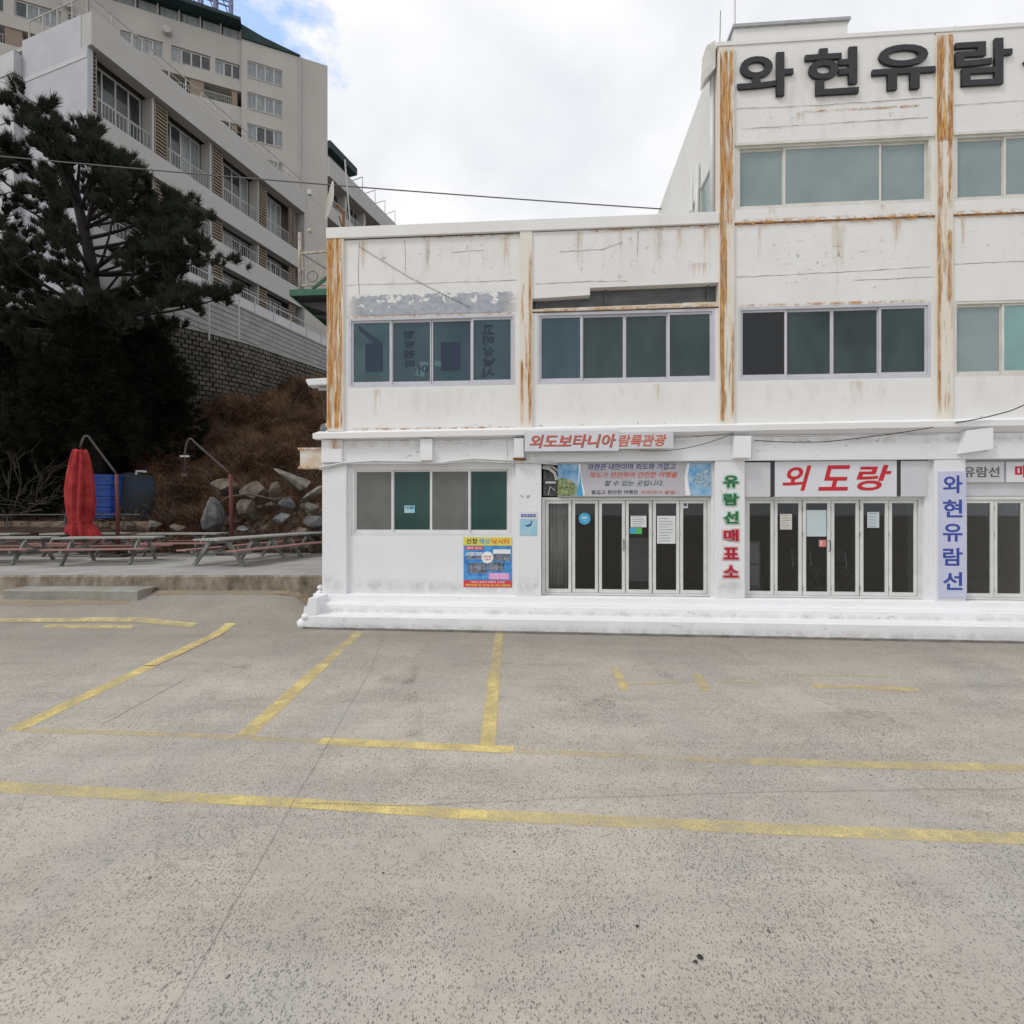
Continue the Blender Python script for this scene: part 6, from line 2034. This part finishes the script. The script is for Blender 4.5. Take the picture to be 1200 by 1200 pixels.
for k in range(420):
    x = random.uniform(-11.6, -6.2)
    y = random.uniform(18.55, 20.6)
    r_ = random.choice((0.06, 0.09, 0.13, 0.2, 0.26)) * random.uniform(0.7, 1.3)
    bm = bmesh.new()
    bmesh.ops.create_icosphere(bm, subdivisions=1, radius=r_)
    zc_ = max(0.93, hill_z(x, y)) + r_ * 0.45
    rubble.add([(x + v.co.x * random.uniform(0.7, 1.3), y + v.co.y * random.uniform(0.7, 1.2), zc_ + v.co.z * random.uniform(0.6, 1.0)) for v in bm.verts], [tuple(v.index for v in f.verts) for f in bm.faces])
    bm.free()
tag(rubble.build('rubble', 'rock_tan'), 'loose small stones between the boulders', None, None, 'stuff')
lg = MB()
lg.tube([(-11.2, 18.9, 2.4), (-10.4, 18.8, 2.95), (-9.6, 18.75, 3.05), (-8.8, 18.8, 2.85), (-8.0, 18.8, 2.95)], [0.03, 0.035, 0.04, 0.03, 0.02], 6)
tag(lg.build('fallen_branch', 'twig_grey', None, smooth=True), 'long pale fallen branch lying across the boulders', 'branch')

# ------------------------------------------------------------------ picnic tables
def picnic_table(x, y, rz, lab, L=2.5):
    e = empty('picnic_table', (x, y, 0.905), rz, lab, 'table', 'picnic tables on the terrace')
    for k in range(5):
        yy = -0.40 + k * 0.16
        box('plank', 'wood_grey', e, -L / 2 + random.uniform(-0.015, 0.015), L / 2 + random.uniform(-0.015, 0.015), yy, yy + 0.145, 0.71, 0.755)
    for sgn in (-1, 1):
        for k in range(2):
            yy = sgn * 0.78 - 0.15 + k * 0.155
            box('bench_plank', 'wood_red', e, -L / 2, L / 2 + random.uniform(-0.02, 0.02), yy, yy + 0.14, 0.42, 0.46)
    for sx in (-0.82, 0.82):
        xx = sx * L / 2.5
        for sgn in (-1, 1):
            MB().beam((xx, sgn * 0.80, 0.0), (xx, sgn * 0.26, 0.69), 0.045, 0.11).build('leg', 'wood_leg', e)
        MB().box(xx + 0.03, xx + 0.075, -0.95, 0.95, 0.33, 0.42).build('bench_bearer', 'wood_leg', e)
        MB().box(xx + 0.03, xx + 0.075, -0.38, 0.38, 0.62, 0.708).build('top_bearer', 'wood_leg', e)
        MB().beam((xx - 0.03, 0, 0.40), (xx * 0.35, 0, 0.70), 0.05, 0.08).build('brace', 'wood_leg', e)
    return e


picnic_table(-11.7, 14.95, R(13), 'picnic table in the front row directly under the red parasol')
picnic_table(-14.75, 14.8, R(9), 'picnic table cut by the left edge of the picture in the front row')
picnic_table(-14.6, 17.6, R(4), 'picnic table in the back row behind the red parasol')
picnic_table(-11.35, 17.7, R(3), 'picnic table in the back row next to the bare dark red pole', 2.6)
picnic_table(-7.85, 14.9, R(78), 'long picnic table seen end on nearest the white building', 2.7)
picnic_table(-7.3, 17.55, R(74), 'picnic table seen end on tucked close to the boulders', 2.6)
picnic_table(-17.9, 17.3, R(2), 'picnic table farthest left in the back row beyond the red parasol')


# ------------------------------------------------------------------ parasols
def arm_pts(base, top, apex, hook):
    P = [base, top]
    b, t, a, h = map(Vector, (base, top, apex, hook))
    for k in range(1, 7):
        P.append(tuple(t.lerp(a, k / 6)))
    # tight crook down to the hook
    d = (a - t).normalized()
    for k in range(1, 7):
        u = k / 6
        q = a * (1 - u) ** 2 + (a + d * 0.32 + Vector((0, 0, 0.14))) * 2 * u * (1 - u) + h * u * u
        P.append(tuple(q))
    return P


ps = empty('cantilever_parasol', (-13.0, 16.9, 0.905), 0, 'closed red cantilever parasol hanging from a curved pole', 'parasol')
P = arm_pts((0, 0, 0), (-0.05, 0, 2.72), (-0.72, -0.2, 3.80), (-0.98, -0.32, 3.55))
MB().tube(P[:2], 0.055, 8).build('pole', 'pole_red', ps, smooth=True)
MB().tube(P[1:], 0.036, 8).build('arm', 'pole_grey', ps, smooth=True)
MB().box(-0.35, 0.35, -0.35, 0.35, 0.0, 0.08).build('base_plate', 'pole_grey', ps)
cx, cy = -0.98, -0.32
rows_ = [(3.48, 0.16), (3.40, 0.19), (3.1, 0.25), (2.7, 0.30), (2.2, 0.345), (1.7, 0.34), (1.35, 0.31), (1.18, 0.295), (1.12, 0.29), (0.95, 0.35), (0.75, 0.41), (0.60, 0.42), (0.55, 0.36)]
cm = MB()
NS = 72
for i, (zz, rr_) in enumerate(rows_):
    for k in range(NS):
        a = 2 * math.pi * k / NS
        fold = 0.34 * (abs(math.cos(3.5 * a + 0.5 * math.sin(zz * 1.3))) - 0.64) + 0.09 * math.cos(11 * a - zz * 0.9) + 0.03 * math.cos(23 * a + zz * 2)
        r1 = rr_ * (1 + 1.25 * fold * (0.6 if 1.05 < zz < 1.3 else 1.0))
        drop = (0.10 * math.sin(a * 2 + 0.6) + 0.12 * math.cos(a + 2.3)) if i >= 9 else 0
        sh = 0.20 * max(0, (1.1 - zz)) if i >= 9 else 0
        cm.v.append((cx + r1 * math.cos(a) + sh * 1.5, cy + r1 * math.sin(a) * 0.85, zz + drop * (i - 8) / 4 + (0.03 * math.cos(8 * a) if i == 0 else 0)))
for i in range(len(rows_) - 1):
    for k in range(NS):
        k2 = (k + 1) % NS
        cm.f.append((i * NS + k, i * NS + k2, (i + 1) * NS + k2, (i + 1) * NS + k))
cm.f.append(tuple(range(NS)))
cm.f.append(tuple((len(rows_) - 1) * NS + k for k in range(NS)))
cm.build('canopy', 'parasol_red', ps, smooth=True)
tb = MB()
tb.tube([(cx + 0.31 * math.cos(2 * math.pi * k / 24), cy + 0.27 * math.sin(2 * math.pi * k / 24), 1.15 + 0.01 * math.sin(k)) for k in range(25)], 0.018, 5, cap=False)
tb.build('tie_strap', 'parasol_red', ps)

pb = empty('cantilever_parasol', (-9.62, 17.6, 0.905), 0, 'bare dark red parasol pole with hooked arm and no canopy', 'parasol')
P = arm_pts((0, 0, 0), (-0.06, 0, 2.78), (-1.30, 0, 3.88), (-1.62, 0, 3.50))
MB().tube(P[:2], 0.065, 8).build('pole', 'pole_red', pb, smooth=True)
MB().tube(P[1:] + [(-1.63, 0, 2.80)], 0.034, 8).build('arm', 'pole_grey', pb, smooth=True)
MB().box(-1.72, -1.54, -0.05, 0.05, 2.70, 2.80).build('hook_end', 'pole_grey', pb)
MB().box(-1.78, -1.47, -0.03, 0.03, 3.36, 3.42).build('hub', 'galvanised', pb)
MB().box(-0.35, 0.35, -0.35, 0.35, 0.0, 0.08).build('base_plate', 'pole_grey', pb)

# ------------------------------------------------------------------ crates, drum and tank on the rubble wall
def crate(x, y, z_, lab):
    e = empty('plastic_crate', (x, y, z_), R(random.uniform(-3, 3)), lab, 'crate', 'blue crates stacked on the rubble wall')
    w, d, h = 0.30, 0.26, 0.38
    b = MB()
    b.box(-w, w, -d, -d + 0.03, 0.0, h - 0.07).box(-w, w, d - 0.03, d, 0.0, h - 0.07).box(-w, -w + 0.03, -d + 0.03, d - 0.03, 0.0, h - 0.07).box(w - 0.03, w, -d + 0.03, d - 0.03, 0.0, h - 0.07).box(-w + 0.03, w - 0.03, -d + 0.03, d - 0.03, 0.0, 0.03)
    b.build('crate_body', 'crate_blue', e)
    MB().box(-w - 0.025, w + 0.025, -d - 0.025, -d, h - 0.09, h - 0.005).box(-w - 0.025, w + 0.025, d, d + 0.025, h - 0.09, h - 0.005).box(-w - 0.025, -w, -d, d, h - 0.09, h - 0.005).box(w, w + 0.025, -d, d, h - 0.09, h - 0.005).build('rim', 'crate_blue', e)
    MB().box(-0.09, 0.09, -d - 0.008, -d, 0.16, 0.21).build('hand_hole', 'print_black', e)
    for xx in (-0.26, -0.17, 0.17, 0.26):
        box('rib', 'crate_blue', e, xx - 0.012, xx + 0.012, -d - 0.012, -d, 0.0, h - 0.09)
    return e


for k, lab in enumerate(('lowest blue plastic crate of the stack behind the red parasol', 'second blue plastic crate from the bottom of the stack', 'third blue plastic crate from the bottom of the stack', 'topmost blue plastic crate of the stack beside the tank')):
    crate(-14.86 + 0.02 * k, 18.78, 2.16 + k * 0.40, lab)
tk = empty('water_tank', (-14.62, 19.75, 1.75), 0, 'dull blue round water tank right of the stacked crates', 'tank')
tm_ = MB()
tm_.tube([(0, 0, 0), (0, 0, 0.1), (0, 0, 0.65), (0, 0, 0.70), (0, 0, 1.25), (0, 0, 1.3), (0, 0, 1.95), (0, 0, 2.05)], [0.66, 0.70, 0.70, 0.73, 0.73, 0.70, 0.69, 0.58], 28)
tm_.build('tank_shell', 'tank_blue', tk, smooth=True)
MB().tube([(0, 0, 2.05), (0, 0, 2.14)], 0.28, 16).build('lid', 'tank_blue', tk)
MB().tube([(0.35, -0.3, 2.05), (0.35, -0.3, 2.18), (0.75, -0.35, 2.16)], 0.04, 6).build('pipe', 'conduit_white', tk)
dr = empty('plastic_drum', (-16.15, 19.2, 2.0), 0, 'dark blue barrel half hidden behind the red parasol', 'barrel')
MB().tube([(0, 0, 0), (0, 0, 0.05), (0, 0, 0.3), (0, 0, 0.33), (0, 0, 0.62), (0, 0, 0.65), (0, 0, 0.92), (0, 0, 0.95)], [0.36, 0.40, 0.40, 0.42, 0.42, 0.40, 0.40, 0.36], 20).build('drum_shell', 'drum_blue', dr, smooth=True)
MB().tube([(0.15, 0, 0.95), (0.15, 0, 0.99)], 0.05, 8).build('cap', 'print_black', dr)
tub = empty('fish_tub', (-16.0, 19.9, 2.3), 0, 'large dark blue tub standing behind the crates', 'tub')
MB().box(-0.1, 1.0, -0.4, 0.4, 0.0, 1.25).build('tub_body', 'drum_blue', tub, bevel=0.05)
MB().box(-0.16, 1.06, -0.46, 0.46, 1.25, 1.33).build('tub_rim', 'tank_blue', tub)
pr = empty('pipe_rail', (-18.0, 18.45, 2.15), 0, 'dark pipe rail along the top of the rubble wall', 'railing')
MB().tube([(-7, 0, 0.12), (4.6, 0, 0.14)], 0.025, 6).build('rail', 'steel_grey', pr)
for k in range(6):
    MB().tube([(-6.5 + k * 2.1, 0, -0.35), (-6.5 + k * 2.1, 0, 0.12)], 0.02, 5).build('post', 'steel_grey', pr)
